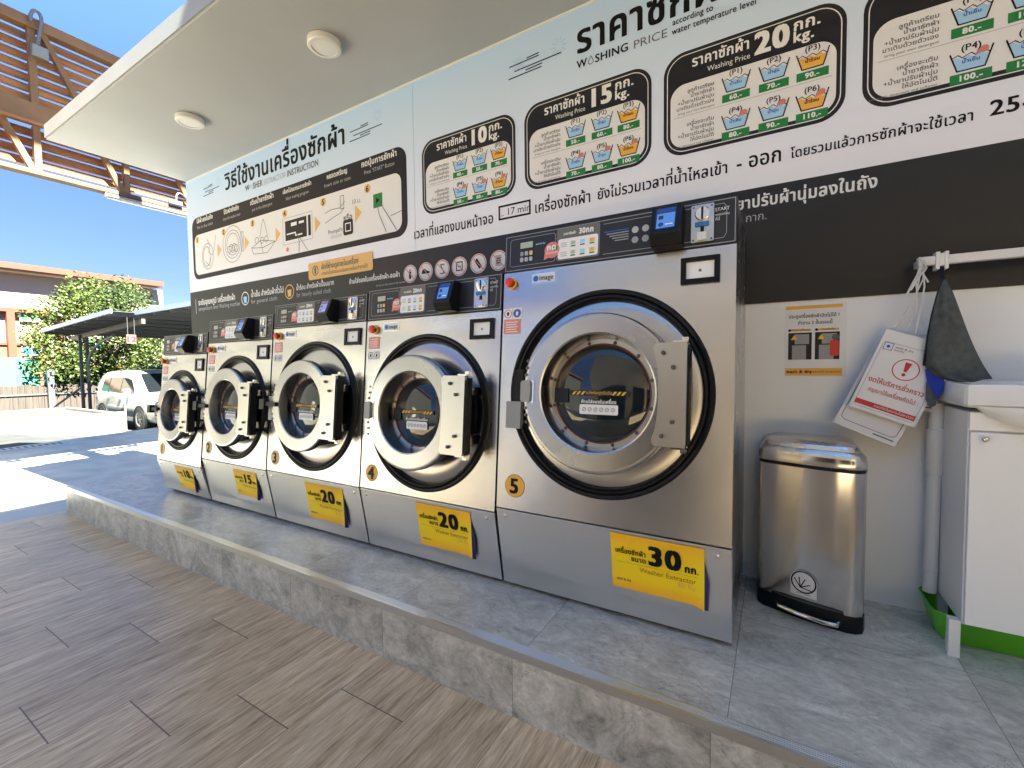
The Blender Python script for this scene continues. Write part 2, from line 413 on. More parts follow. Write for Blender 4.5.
# ------------------------------------------------------------------ camera
def camera():
    yaw, pit, rol = R(30.6128), R(-2.5382), R(-.6989)
    cy, sy, cp, sp = math.cos(yaw), math.sin(yaw), math.cos(pit), math.sin(pit)
    fwd = Vector((-sy*cp, cy*cp, sp)); right = Vector((cy, sy, 0)); up = right.cross(fwd)
    c, s = math.cos(rol), math.sin(rol)
    r2 = right*c + up*s; u2 = -right*s + up*c
    M = Matrix((( r2.x, u2.x, -fwd.x, 0), (r2.y, u2.y, -fwd.y, 0), (r2.z, u2.z, -fwd.z, 1.05), (0,0,0,1)))
    cam = bpy.data.cameras.new('camera'); cam.sensor_width = 36; cam.lens = 446.42*36/1024; cam.clip_end = 2000; cam.clip_start = .02
    o = bpy.data.objects.new('camera', cam); COL.objects.link(o); o.matrix_world = M; scene.camera = o
camera()

FZ = -.255      # shop floor
GZ = -.74       # parking lot
WY = 2.428      # wall face
CZ = 3.036      # ceiling
WALL = Fr((0,WY,0))

# ------------------------------------------------------------------ setting
def setting():
    # parking lot sheet to the horizon
    structure('ground', MB().add([(-600,-600,GZ-.05),(600,-600,GZ-.05),(600,600,GZ-.05),(-600,600,GZ-.05)], [(0,1,2,3)], ASPH))
    # forecourt slab at shop level, with its edge to the lot
    pts = [(-11.27,2.33),(-11.05,1.55),(-11.4,-9),(14,-9),(14,9),(-13.1,9),(-11.87,4.5)]
    f = Fr((0,0,0),(1,0,0),(0,1,0))
    structure('forecourt', MB().prism(f, pts, GZ-.04, FZ-.006, GROUND), bevel=.02)
    structure('shop_floor', MB().add([(-5.66,-6,FZ),(5,-6,FZ),(5,1.372,FZ),(-5.66,1.372,FZ)], [(0,1,2,3)], WOODFLOOR))
    structure('stone_threshold', MB().add([(-6.02,-6,FZ-.003),(-5.66,-6,FZ-.003),(-5.66,1.9,FZ-.003),(-6.02,1.9,FZ-.003)], [(0,1,2,3)], CONC))
    m = MB().box((-5.49,1.376,FZ-.03),(3.2,WY+.1,0), STONE)
    m.add([(-5.492,1.3685,FZ+.0),(3.2,1.3685,FZ+.0),(3.2,1.3685,-.004),(-5.492,1.3685,-.004)], [(0,1,2,3)], STONE_F)
    p = structure('platform', m)
    t = MB()
    t.box((-5.495,1.364,-.026),(3.2,1.374,.004), ALU); t.box((-5.495,1.374,.0015),(3.2,1.408,.004), ALU)
    for k in range(4): t.box((-5.495,1.3785+.007*k,.004),(3.2,1.3815+.007*k,.0055), ALU)
    t.build('step_nosing', p)
    r = MB().add([(-11.05,1.55,-.268),(-11.27,2.33,-.268),(-16.31,2.96,-.484),(-16.31,1.5,-.33),(-11.8,4.45,-.80),(-16.31,4.43,-.74),(-11.4,-9,-.268),(-16.31,-9,-.33)], [(0,3,2,1),(1,2,5,4),(6,7,3,0)], ASPH)
    structure('asphalt_ramp', r)
    # white painted strip and drain on the forecourt
    d = MB()
    d.box((-11.0,1.95,FZ-.012),(-10.75,2.75,FZ+.012), GREYWALL)
    for k in range(9): d.box((-10.98,1.98+.084*k,FZ+.0125),(-10.77,2.02+.084*k,FZ+.014), BLACK)
    tag(d.build('drain_cover'), 'low grey drain cover set in the edge of the forecourt slab', 'drain')
setting()

def shop():
    w = thing('shop_wall', 'white painted shop wall with a dark band behind the washing machines', 'wall', (-2,WY+.1,FZ))
    MB().box((-5.46,WY,FZ),(2.6,WY+.22,3.4), WHITE_PAINT).build('wall_body', w)
    MB().box((-5.458,WY-.006,1.322),(2.6,WY,1.862), BAND).build('dark_band', w)
    b = MB(); F = Fr((0,WY-.006,0))
    # writing printed on the band
    b.line(F, [(-5.345,1.63),(-5.345,1.78)], .006, WHITE_INK)
    b.text(F, 'ระดับอุณหภูมิ เครื่องซักผ้า', -5.29, 1.715, .105, WHITE_INK, bold=.02, fit=.72)
    b.text(F, 'temperature level Washing machine', -5.29, 1.655, .06, LGREY_INK, fit=.80)
    b.text(F, 'น้ำเย็น สำหรับผ้าทั่วไป', -4.30, 1.715, .105, WHITE_INK, bold=.015, fit=.52)
    b.text(F, 'for general cloth', -4.30, 1.655, .055, LGREY_INK, fit=.42)
    b.text(F, 'น้ำร้อน สำหรับผ้าเปื้อนมาก', -3.60, 1.715, .105, WHITE_INK, bold=.015, fit=.50)
    b.text(F, 'for heavily soiled cloth', -3.60, 1.655, .055, LGREY_INK, fit=.46)
    b.text(F, 'ห้ามใส่ของในเครื่องซักผ้า-อบผ้า', -2.92, 1.70, .125, WHITE_INK, bold=.025, fit=.55)
    b.text(F, 'do not put these items in the machine', -2.62, 1.65, .04, LGREY_INK, fit=.30)
    b.text(F, 'ยาปรับผ้านุ่มลงในถัง', -.175, 1.773, .105, WHITE_INK, bold=.02, fit=.535)
    b.text(F, 'กาก.', -.135, 1.71, .05, LGREY_INK)
    for x in (-4.40, -3.70):
        b.ring(F.at(x,1.712), circ(.065,32), circ(.056,32), .001, TAN_INK if x > -4 else WHITE_INK)
        b.poly(F.at(x,1.70), [(-.03,.03),(-.022,-.03),(.022,-.03),(.03,.03)], TAN_INK if x > -4 else CYAN_INK, .001)
    b.build('band_lettering', w)
    for i, x in enumerate((-2.271,-2.125,-1.977,-1.829,-1.676,-1.520)):
        m = MB(); f = F.at(x,1.707)
        m.poly(f, circ(.064,36), PAPER, .002)
        m.ring(f, circ(.060,36), circ(.054,36), .003, PINK_INK)
        if i == 0: m.prism(f, rect(-.010,-.035,.010,.014), .0025,.003, BLACK_INK); m.poly(f, rect(-.005,.014,.005,.030), BLACK_INK, .003)
        if i == 1: m.poly(f, [(-.038,-.014),(.038,-.014),(.038,-.002),(.01,.006),(-.005,.020),(-.03,.012)], BLACK_INK, .003)
        if i == 2: m.line(f, [(-.018,-.03),(.018,-.03),(-.012,.03),(.02,.03)], .008, GREY_INK, .003)
        if i == 3: m.line(f, rect(-.024,-.026,.024,.028), .007, BLACK_INK, .003, True); m.line(f, [(-.012,0),(.012,0)], .006, BLACK_INK, .003)
        if i == 4: m.poly(f.at(0,0,0,.6), rect(-.013,-.034,.013,.034), BLACK_INK, .003)
        if i == 5:
            m.poly(f, rect(-.022,-.034,.022,.034), LGREY_INK, .003)
            for q in (-.018,-.004,.010): m.poly(f, rect(-.016,q,.016,q+.007), BLACK_INK, .0034)
        m.line(f, [(-.038,.038),(.038,-.038)], .006, PINK_INK, .0038)
        m.build('prohibition_sign', w)
    m = MB(); f = Fr((-3.03,WY-.0075,1.852))
    m.prism(f, rrect(-.39,-.072,.385,.07,.02), 0, .003, TAN_INK)
    m.ring(f.at(-.30,0,.0035), circ(.042,24), circ(.034,24), 0, GREY_INK); m.poly(f.at(-.30,0), rect(-.012,-.026,.012,.026), GREY_INK, .0036)
    m.text(f, 'ผ้าที่ห้ามดูภายในเครื่อง', -.22, .0, .085, GREY_INK, bold=.012, d=.004, fit=.45)
    m.text(f, 'การนำเสื้อผ้าออกมาในขณะเครื่องทำงานได้', -.22, -.048, .045, GREY_INK, d=.004, fit=.55)
    m.build('orange_notice', w)
    m = MB().box((-5.458,1.58,3.158),(2.6,WY+.2,3.22), GREYWALL).box((-5.45,2.02,3.62),(2.6,2.20,4.08), GREYWALL)  # unseen raised board added above the canopy to shade the timber screen
    for x in (-5.0,-2.5,0,2.4): m.box((x,2.08,3.22),(x+.06,2.14,3.62), GREYWALL)
    m.build('shade_board', w)
    # canopy slab over the machines
    c = thing('canopy', 'flat grey white canopy slab over the machines with a pale front edge', 'canopy', (-1.5,1.9,CZ))
    MB().box((-5.45,1.362,CZ),(2.6,WY+.21,CZ+.118), CEIL).build('slab', c, bevel=.004)
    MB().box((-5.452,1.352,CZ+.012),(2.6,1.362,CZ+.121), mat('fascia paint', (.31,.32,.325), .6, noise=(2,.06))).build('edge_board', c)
    MB().box((-5.44,WY-.012,CZ-.012),(2.6,WY,CZ), WHITE_PL).build('cove_strip', c)
    for x, y, lab in ((-2.40,1.855,'round white ceiling light nearer the price banner, right one of two'), (-4.03,1.84,'round white ceiling light nearer the timber screen, left one of two')):
        t = thing('ceiling_light', lab, 'ceiling light', (x,y,CZ), 'round lights under the canopy')
        f = Fr((x,y,CZ-.001),(1,0,0),(0,-1,0))
        MB().lathe(f, [(.088,0),(.097,.004),(.098,.036),(.092,.043),(.074,.045),(.072,.040)], WHITE_PL, 48).build('housing', t)
        MB().lathe(f, [(.072,.039),(.05,.041),(.001,.042)], mat('opal diffuser', (.80,.80,.80), .5), 48).build('diffuser', t)
shop()

# ------------------------------------------------------------------ banners
def star(m, f, x, y, r, ink):
    for k in range(10):
        a = 2*math.pi*k/10; m.line(f, [(x+r*.45*math.cos(a), y+r*.45*math.sin(a)), (x+r*math.cos(a), y+r*math.sin(a))], .006, ink)
def strokes(m, f, x, y, w):
    for dx, dy, l in ((0,0,.62),(.12,.035,.85),(.02,.07,.55),(.33,.018,.3),(.35,.085,.22)):
        m.line(f, [(x+dx*w, y+dy), (x+(dx+l)*w, y+dy+.004)], .007, BLACK_INK)
def banners():
    g = thing('instruction_banner', 'pale blue instruction banner with six picture steps above the smaller machines', 'banner', (-3.84,WY,1.862))
    G = Fr((0,WY-.0045,0))
    def sheet(x0, x1, par):
        o = MB().box((x0,WY-.0045,1.862),(x1,WY-.0005,3.034), BANNER)
        ob = o.build('printed_sheet', par); return ob
    sheet(-5.458,-2.2165,g)
    t = MB()
    t.text(G, 'วิธีใช้งานเครื่องซักผ้า', -4.68, 2.792, .215, BLACK_INK, bold=.018, fit=1.77); t.build('headline', g); t = MB()
    t.text(G, 'W', -4.33, 2.708, .085, GREY_INK, bold=.012, fit=.068); t.text(G, 'SHER', -4.205, 2.706, .085, GREY_INK, bold=.012, fit=.155)
    t.text(G, 'EXTRACTOR', -4.03, 2.704, .085, LGREY_INK, fit=.33)
    t.text(G, 'INSTRUCTION', -3.68, 2.70, .085, GREY_INK, bold=.012, fit=.43)
    t.ring(G.at(-4.235,2.732), circ(.020,20), circ(.013,20), .001, CYAN_INK)
    t.build('subtitle', g); t = MB()
    strokes(t, G, -2.87, 2.79, .36); star(t, G, -2.565, 2.905, .045, CYAN_INK)
    strokes(t, G, -5.10, 2.815, .32); star(t, G, -4.80, 2.90, .045, CYAN_INK); star(t, G, -5.03, 2.88, .035, CYAN_INK)
    t.build('sparkle_marks', g)
    p = MB()
    p.poly(G, rrect(-5.36,1.985,-2.285,2.625,.10,8), INK_PANEL, .001)
    p.poly(G, rrect(-5.315,2.03,-2.34,2.445,.07,8), PAPER, .002)
    for x, a, b in ((-5.093,'ใส่ผ้าลงในถัง','Put in the cloth'),(-4.584,'ปิดฝาถังซัก','close the washer door'),(-4.07,'เติมน้ำยาซักผ้า','put in the detergent'),(-3.55,'เลือกโปรแกรมการซักผ้า','Select washing program'),(-3.03,'หยอดเหรียญ','Insert coin or scan'),(-2.56,'กดปุ่มการซักผ้า','Press "START" Button')):
        p.text(G, a, x, 2.565, .062, WHITE_INK, 'C', bold=.02, d=.002, fit=min(.40,.025*len(a)))
        p.text(G, b, x, 2.505, .042, LGREY_INK, 'C', d=.002, fit=.32)
    po = p.build('step_panel', g)
    for k, x in enumerate((-5.258,-4.738,-4.228,-3.730,-3.207,-2.687)):
        m = MB(); f = G.at(x,2.395)
        m.poly(f, circ(.034,24), TAN_INK, .003)
        m.text(f, str(k+1), 0, -.022, .062, BLACK_INK, 'C', bold=.02, d=.0035)
        c = G.at(x,2.20)
        W = .005
        if k == 0:
            c = c.at(.20,0); m.line(c, [(.11*math.cos(a*.26),.13*math.sin(a*.26)) for a in range(25)], W, GREY_INK, .003)
            m.line(c, [(.07*math.cos(a*.26)-.02,.10*math.sin(a*.26)) for a in range(25)], W, GREY_INK, .003)
            m.line(c, [(.0,.17),(.05,.11),(.02,.04),(.09,.0),(.13,.06),(.17,.19)], W, GREY_INK, .003); m.line(c, [(-.05,-.05),(.03,-.10),(.06,-.02)], W, GREY_INK, .003)
        if k == 1:
            c = c.at(.155,.055)
            for r, q in ((.175,1),(.135,1),(.105,1)): m.line(c, [(r*math.cos(a*.2),r*math.sin(a*.2)) for a in range(33)], W, GREY_INK, .003)
            m.line(c, rect(.15,-.09,.19,.09), W, GREY_INK, .003, True)
            for a in range(5): m.line(c, circ(.035,10,-.06+.03*a,-.045+.012*(a%2)), W, GREY_INK, .003, True)
        if k == 2:
            c = c.at(.17,-.03)
            m.line(c, [(-.20,.0),(-.05,.05),(.18,.01),(.05,-.075),(-.17,-.06)], W, GREY_INK, .003, True); m.line(c, [(-.05,.05),(-.02,-.065)], W, GREY_INK, .003); m.line(c, [(-.2,0),(-.02,-.02),(.18,.01)], W, GREY_INK, .003)
            m.line(c, [(-.06,.08),(-.02,.20),(.0,.235),(.02,.20),(.06,.08)], W, GREY_INK, .003)
            for q in (-.11,-.03,.04): m.line(c, circ(.028,12,q,.045+.3*abs(q)*.4), W, GREY_INK, .003, True)
        if k == 3:
            c = c.at(.165,.04)
            m.line(c, rect(-.20,-.115,.21,.11), W, LGREY_INK, .003, True); m.poly(c, rect(-.165,-.085,.135,.085), INK_PANEL, .003); m.poly(c, rect(.155,-.085,.19,.085), INK_PANEL, .003)
            m.poly(c, rect(-.08,.03,.0,.06), WHITE_INK, .0034); m.poly(c, rect(.03,.035,.1,.055), WHITE_INK, .0034)
            m.line(c, [(-.14,-.03),(-.02,-.03),(-.02,-.055),(.07,-.055)], .012, WHITE_INK, .0034)
            m.line(c, [(.0,-.04),(.03,-.12),(.02,-.20)], W, GREY_INK, .0042); m.line(c, [(.0,-.04),(.06,-.11),(.14,-.20)], W, GREY_INK, .0042)
            m.poly(c.at(-.14,-.16), circ(.02,14), PINK_INK, .003)
        if k == 4:
            m.line(c, [(.02,.10),(.10,.115),(.20,.11),(.26,.15)], W, GREY_INK, .003); m.line(c, [(.02,.02),(.12,.05),(.21,.07),(.25,.10)], W, GREY_INK, .003)
            m.line(c, rect(.21,.10,.25,.20), W, GREY_INK, .003, True)
            m.text(c, '10 บ.', .34, .11, .05, GREY_INK, d=.003); m.text(c, 'หรือ', .24, .0, .06, GREY_INK, d=.003, bold=.02)
            m.text(c, 'PromptPay', .05, -.075, .045, GREY_INK, d=.003); m.text(c, 'พร้อมเพย์', .08, -.115, .035, LGREY_INK, d=.003)
            m.poly(c, rrect(.235,-.115,.35,.005,.02), INK_PANEL, .003); m.line(c, rect(.262,-.085,.322,-.025), .008, WHITE_INK, .0034, True)
        if k == 5:
            m.poly(c, rect(.06,.035,.155,.137), GREEN_INK, .003); m.poly(c, [(.09,.065),(.09,.11),(.13,.087)], BLACK_INK, .0034)
            m.line(c, [(.10,.06),(.12,-.02),(.19,-.16)], W, GREY_INK, .0042); m.line(c, [(.135,.06),(.20,-.03),(.30,-.17)], W, GREY_INK, .0042); m.line(c, [(.24,-.05),(.36,-.03)], W, GREY_INK, .0042)
        if k < 5:
            ax = (-4.834,-4.341,-3.843,-3.293,-2.800)[k]
            m.poly(G, [(ax-.03,2.165),(ax+.045,2.232),(ax-.03,2.30)], TAN_INK, .003)
        m.build('step_picture', po)
    # price banner
    h = thing('price_banner', 'pale blue washing price banner with four black price panels above the large machines', 'banner', (-.3,WY,1.862))
    sheet(-2.2125,2.55,h)
    t = MB()
    t.text(G, 'ราคาซักผ้า ตามระดับ', -.985, 2.785, .215, BLACK_INK, bold=.02, fit=1.62); t.build('headline', h); t = MB()
    t.text(G, 'W', -.985, 2.704, .06, BLACK_INK, bold=.015, fit=.062); t.text(G, 'SHING', -.878, 2.702, .06, BLACK_INK, bold=.015, fit=.188)
    t.line(G.at(-.902,2.72), [(0,.028),(-.013,.004),(-.014,-.008),(-.006,-.016),(.006,-.016),(.014,-.008),(.013,.004)], .004, GREY_INK, .001, True)
    t.build('subtitle', h); t = MB()
    t.text(G, 'PRICE', -.668, 2.698, .06, GREY_INK, fit=.175)
    t.build('subtitle', h); t = MB()
    t.text(G, 'according to', -.470, 2.742, .062, BLACK_INK, bold=.012, fit=.19)
    t.text(G, 'water temperature level', -.472, 2.697, .062, BLACK_INK, bold=.012, fit=.375)
    t.build('subtitle', h); t = MB()
    strokes(t, G, -1.43, 2.79, .36); star(t, G, -1.095, 2.868, .05, CYAN_INK); star(t, G, -1.36, 2.86, .042, CYAN_INK)
    t.build('sparkle_marks', h); t = MB()
    t.text(G, 'เวลาที่แสดงบนหน้าจอ', -2.232, 1.948, .115, BLACK_INK, bold=.012, fit=.68)
    t.ring(G.at(-1.402,1.999), rect(-.115,-.045,.115,.045), rect(-.103,-.033,.103,.033), .001, BLACK_INK)
    t.text(G, '... 17 min', -1.402, 1.977, .062, BLACK_INK, 'C')
    t.build('footer_line', h); t = MB()
    t.text(G, 'เครื่องซักผ้า', -1.262, 1.955, .125, BLACK_INK, bold=.012, fit=.36)
    t.build('footer_line', h); t = MB()
    t.text(G, 'ยังไม่รวมเวลาที่น้ำไหลเข้า', -.868, 1.958, .125, BLACK_INK, bold=.012, fit=.66)
    t.text(G, '- ออก', -.175, 1.962, .125, BLACK_INK, bold=.012, fit=.19)
    t.build('footer_line', h); t = MB()
    t.text(G, 'โดยรวมแล้วการซักผ้าจะใช้เวลา', .045, 1.965, .125, BLACK_INK, bold=.012, fit=.60)
    t.build('footer_line', h); t = MB()
    t.text(G, '25-45 นาที', .685, 1.968, .08, BLACK_INK, bold=.015)
    t.build('footer_line', h)
    data = [(-2.141,'10',('40.-','50.-','70.-','50.-','60.-','80.-')),(-1.325,'15',('50.-','60.-','80.-','70.-','80.-','100.-')),(-.511,'20',('60.-','70.-','90.-','80.-','90.-','110.-')),(.298,'30',('80.-','100.-','130.-','100.-','120.-','150.-'))]
    for x, kg, prices in data:
        m = MB(); f = G.at(x,2.092)
        w, hh = .753, .502
        m.poly(f, rrect(0,0,w,hh,.10,8), INK_PANEL, .001)
        o = rrect(.016,.016,w-.016,hh-.016,.088,8); i = rrect(.020,.020,w-.020,hh-.020,.084,8)
        m.ring(f, o, i, .0018, WHITE_INK)
        m.poly(f, rrect(.034,.036,w-.034,.345,.07,8), PAPER, .0018)
        m.line(f, [(.05,.188),(w-.05,.188)], .0025, LGREY_INK, .0024)
        m.text(f, 'ราคาซักผ้า', .135, .416, .092, WHITE_INK, bold=.02, d=.002, fit=.255)
        m.text(f, 'Washing Price', .205, .371, .036, WHITE_INK, d=.002, fit=.185)
        m.text(f, kg, .408, .378, .135, WHITE_INK, bold=.035, d=.002, fit=.145)
        m.text(f, 'กก.', .558, .425, .068, WHITE_INK, bold=.02, d=.002); m.text(f, 'kg.', .558, .376, .066, WHITE_INK, bold=.02, d=.002)
        for q, (yy, L) in enumerate(((.312,('ลูกค้าเตรียม','น้ำยาซักผ้า','+น้ำยาปรับผ้านุ่ม','มาเติมด้วยตัวเอง')),(.150,('เครื่องจะเติม','น้ำยาซักผ้า','+น้ำยาปรับผ้านุ่ม','ให้อัตโนมัติ')))):
            for r, s_ in enumerate(L): m.text(f, s_, .238, yy-.026*r-.014, .0245, GREY_INK, 'R', bold=.012, d=.0024)
            m.text(f, 'bring your own detergent' if q == 0 else 'automatic detergent and softener', .238, yy-.113, .016, GREY_INK, 'R', d=.0024)
        po = m.build('price_panel', h)
        for k in range(6):
            b = MB(); cx = (.331,.486,.633)[k%3]; cy = .282 if k < 3 else .106
            g2 = f.at(cx,cy)
            fill = ORANGE_INK if k % 3 == 2 else CYAN_INK
            wave = [(-.052+.0116*q, .012+.006*math.sin(q*2.1)) for q in range(10)]
            b.poly(g2, [(-.036,-.036),(.036,-.036),(.049,.012)]+wave[::-1][1:], fill, .0026)
            b.line(g2, [(-.060,.032),(-.039,-.037),(.039,-.037),(.060,.036)], .005, BLACK_INK, .003)
            b.line(g2, [(-.056,.018)]+[(-.05+.0125*q, .018+.007*math.sin(q*2.1)) for q in range(9)]+[(.056,.02)], .003, BLACK_INK, .003)
            b.text(g2, ('น้ำเย็น','น้ำอุ่น','น้ำร้อน')[k%3], 0, -.010, .019, BLUE_INK if k % 3 < 2 else BLACK_INK, 'C', d=.0034, bold=.02)
            if k > 2: b.poly(g2, circ(.013,14,.036,.026), PINK_INK, .0036); b.poly(g2, circ(.008,12,.022,.020), PINK_INK, .0038)
            b.text(g2, '(P%d)'%(k+1), 0, .036, .034, BLACK_INK, 'C', bold=.01, d=.003)
            b.poly(g2, rect(-.059,-.084,.059,-.047), GREEN_INK, .003)
            b.text(g2, prices[k], 0, -.0755, .030, WHITE_INK, 'C', bold=.03, d=.0035)
            b.build('price_tub', po)
banners()

# ------------------------------------------------------------------ washing machines
def machine(num, kg, x0, x1, zs, ztop, zpan, gx, gz, gr, pro, dr, br, glass_d, note, lock, label, scale):
    w = x1-x0; k = .0909
    yaw = .0
    ys = 1.705 if num > 1 else 1.697
    top_y = ys + k*(ztop-zs)
    t = thing('washing_machine', label, 'washing machine', ((x0+x1)/2, 2.0, 0), 'stainless washing machines in a row on the platform')
    F = Fr((0,ys,zs), (1,0,0), (0,k,1))       # up the tilted front; u = x, v = height above the seam
    cs = 1/math.sqrt(1+k*k)
    V = lambda z: (z-zs)/cs
    # carcass behind the front
    side = [(ys+.07,zs),(top_y+.07,ztop-.004),(2.405,ztop-.004),(2.405,.03),(1.79,.03)]
    S = Fr((0,0,0),(0,1,0),(0,0,1))
    MB().prism(S, side, x0+.002, x1-.002, STEEL).build('cabinet', t, bevel=.004)
    MB().box((x0+.03,1.80,0.0),(x1-.03,2.38,.031), BLACK).build('base_frame', t)
    # front sheet with the round opening
    m = MB(); vp = V(zpan); fy1 = vp-.002; fy0 = .004
    cx, cy = gx, V(gz)
    angs = sorted([2*math.pi*i/96 for i in range(96)] + [math.atan2(yy-cy, xx-cx) % (2*math.pi) for xx in (x0,x1) for yy in (fy0,fy1)])
    out, inn = [], []
    for a in angs:
        c, s_ = math.cos(a), math.sin(a)
        tx = ((x1-cx)/c if c > 1e-9 else (x0-cx)/c if c < -1e-9 else 1e9); ty = ((fy1-cy)/s_ if s_ > 1e-9 else (fy0-cy)/s_ if s_ < -1e-9 else 1e9)
        q = min(tx, ty); out.append((cx+q*c, cy+q*s_)); inn.append((cx+gr*c, cy+gr*s_))
    m.ring(F, out, inn, 0, STEEL)
    n = len(out)
    m.add([F.p(a,b,0) for a,b in out]+[F.p(a,b,-.068) for a,b in out], [(i,n+i,n+(i+1)%n,(i+1)%n) for i in range(n)], STEEL)
    fp = m.build('front_panel', t)
    fc = F.at(cx,cy)
    # gasket, recess and inner plate
    g = MB()
    g.lathe(fc, [(gr+.002,-.005),(gr+.004,.006),(gr-.004,.012),(gr-.013,.010),(gr-.018,.003),(gr-.022,.009),(gr-.030,.010),(gr-.036,.002),(gr-.040,-.012),(gr-.040,-.05)], RUBBER, 96)
    if lock == 'cover':
        g.prism(fc, [(-gr-.004,-.10),(-gr+.03,-.13),(-gr+.06,-.10),(-gr+.06,.10),(-gr+.02,.10)], -.02, .010, RUBBER)
    g.build('door_gasket', t)
    MB().lathe(fc, [(gr-.040,-.012 if num > 3 else -.022),(gr-.060,-.006 if num > 3 else -.018),(gr*.60,-.002 if num > 3 else -.014),(gr*.5,-.02)], STEEL_DOOR, 96).build('door_surround', t)
    # door
    d = MB(); p = pro
    d.lathe(fc, [(dr*.90,-.015),(dr*.90,p-.055)], BLACK, 96)
    d.lathe(fc, [(dr*.90,p-.055),(dr-.006,p-.05),(dr,p-.042),(dr,p-.008),(dr-.006,p-.001),(dr-.014,p)], STEEL_DOOR, 96)
    d.lathe(fc, [(dr-.014,p),(br+.006,p),(br,p-.004)], STEEL_DOOR, 96)
    rg = br*.86
    d.lathe(fc, [(br,p-.004),(br*.955,glass_d+.012),(br*.95,glass_d+.006)], STEEL_DOOR, 96)
    d.lathe(fc, [(br*.95,glass_d+.006),(rg+.004,glass_d+.006),(rg,glass_d+.001)], STEEL_PLATE, 96)
    d.lathe(fc, [(rg+.003,glass_d+.0075),(rg-.003,glass_d+.006),(rg-.004,glass_d)], mat('dark red seal', (.10,.015,.015), .5), 96)
    for sy in (1,-1):
        for i in range(3): d.lathe(fc.at(-dr*.955+.004*i, sy*(dr*.22+.03*i), p), [(.006,.0),(.006,.004),(.001,.005)], DKMETAL, 10)
    do = d.build('door', t)
    gl = MB().lathe(fc, [(rg,glass_d+.002),(rg*.9,glass_d+.010),(rg*.7,glass_d+.018),(rg*.4,glass_d+.024),(.002,glass_d+.027)], GLASS_DARK, 64).build('door_glass', do)
    # stickers on the glass
    s = MB(); q = fc.at(0,0,glass_d+.0285)
    s.poly(q, rect(-rg*.62,-.010,rg*.62,.010), INK_PANEL, 0)
    s.poly(q.at(-rg*.72,-.012), rect(-rg*.26,-.03,rg*.05,.03), INK_PANEL, -.004)
    for sx in (-1,1):
        for i in range(3):
            bx = sx*rg*.42 + (i-1)*.019
            s.poly(q, [(bx-.012,-.007),(bx-.003,-.007),(bx+.009,.007),(bx,.007)], YELLOW, .0006)
    s.text(q, 'ระวังประตูหนีบมือ', 0, -.004, .016, YELLOW, 'C', d=.0006)
    s.poly(q, rect(-rg*.38,-.048,rg*.38,-.026), INK_PANEL, 0); s.text(q, 'ห้ามใส่ของในเครื่อง', 0, -.041, .018, WHITE_INK, 'C', bold=.02, d=.0006)
    s.poly(q, rrect(-rg*.40,-.086,rg*.40,-.046,.006), PAPER, .0003)
    for i in range(6):
        s.ring(q.at(-rg*.30+rg*.12*i,-.066), circ(.0085,14), circ(.0065,14), .001, GREY_INK); s.line(q.at(-rg*.30+rg*.12*i,-.066), [(-.005,-.005),(.005,.005)], .002, GREY_INK)
    s.build('glass_sticker', do)
    bolt = None
    for i in range(12):
        a = 2*math.pi*(i+.5)/12
        if bolt is None:
            bm = MB().lathe(Fr((0,0,0),F.x,F.y), [(.0075*scale,0),(.0075*scale,.003),(.005*scale,.006),(.001,.007)], DKMETAL, 10); bolt = bm.build('door_bolt', loc=(0,0,0)); o = bolt
        else:
            o = bolt.copy(); COL.objects.link(o)
        o.parent = do; o.location = fc.p((rg+br*.95)/2*math.cos(a), (rg+br*.95)/2*math.sin(a), glass_d+.006) - t.location
    # hinge block at the right
    hx1 = dr + (.026 if num == 5 else .065*scale); hx0 = br+.012; hh = .187*scale if num == 5 else .185*scale
    arc = [(max(hx0*math.cos(a), .0), hx0*math.sin(a)) for a in [R(-38)+R(76)*i/12 for i in range(13)]]
    kx = br*.97 if num == 5 else br*1.08; mx_ = br+.014 if num == 5 else br*1.12
    arc = [(kx+(mx_-kx)*math.sin(math.pi*i/12)**.6, -hh*.86+hh*1.72*i/12) for i in range(13)]
    pts = [(hx1-.004,-hh),(hx1,-hh+.01),(hx1,hh-.006),(hx1-.006,hh),(kx+.010,hh),(kx,hh-.012)] + arc[::-1] + [(kx,-hh+.012),(kx+.010,-hh)]
    h = MB().prism(fc, pts, p-.004, p+.012, STEEL_PLATE)
    hb = h.build('hinge_plate', do, bevel=.002)
    b = MB()
    b.prism(fc, rect(dr*.9,-hh+.004,hx1+.002,hh-.008), p-.045, p-.004, BLACK)
    b.prism(fc, rect(hx1-.006,-hh+.012,hx1+.008,hh-.02), p-.040, p+.004, BLACK)
    for sy in (-1,1): b.prism(fc, rect(dr*.92,sy*hh*.62-.022,hx1-.006,sy*hh*.62+.022), -.012, p-.045, STEEL_DOOR)
    b.build('hinge_block', t, bevel=.004)
    for yy in (hh*.80,hh*.52,-hh*.52,-hh*.80):
        c = fc.at(hx1-.045-(.035 if abs(yy) > hh*.7 else 0), yy, p+.012)
        MB().lathe(c, [(.008,0),(.008,.010),(.006,.013),(.001,.0135)], DKMETAL, 12).build('hinge_screw', do)
    for sy in (1,-1):
        yy = sy*(hh+.004); hs = MB()
        hs.prism(fc.at(hx1-.022,yy), rect(-.03,-.004,.022,.004), p-.05, p-.002, CHROME); hs.prism(fc.at(hx1-.012,yy+sy*.010), rect(-.011,-.008,.011,.008), p-.045, p-.02, CHROME)
        hs.build('hinge_pin', do)
    # lock on the left
    l = MB()
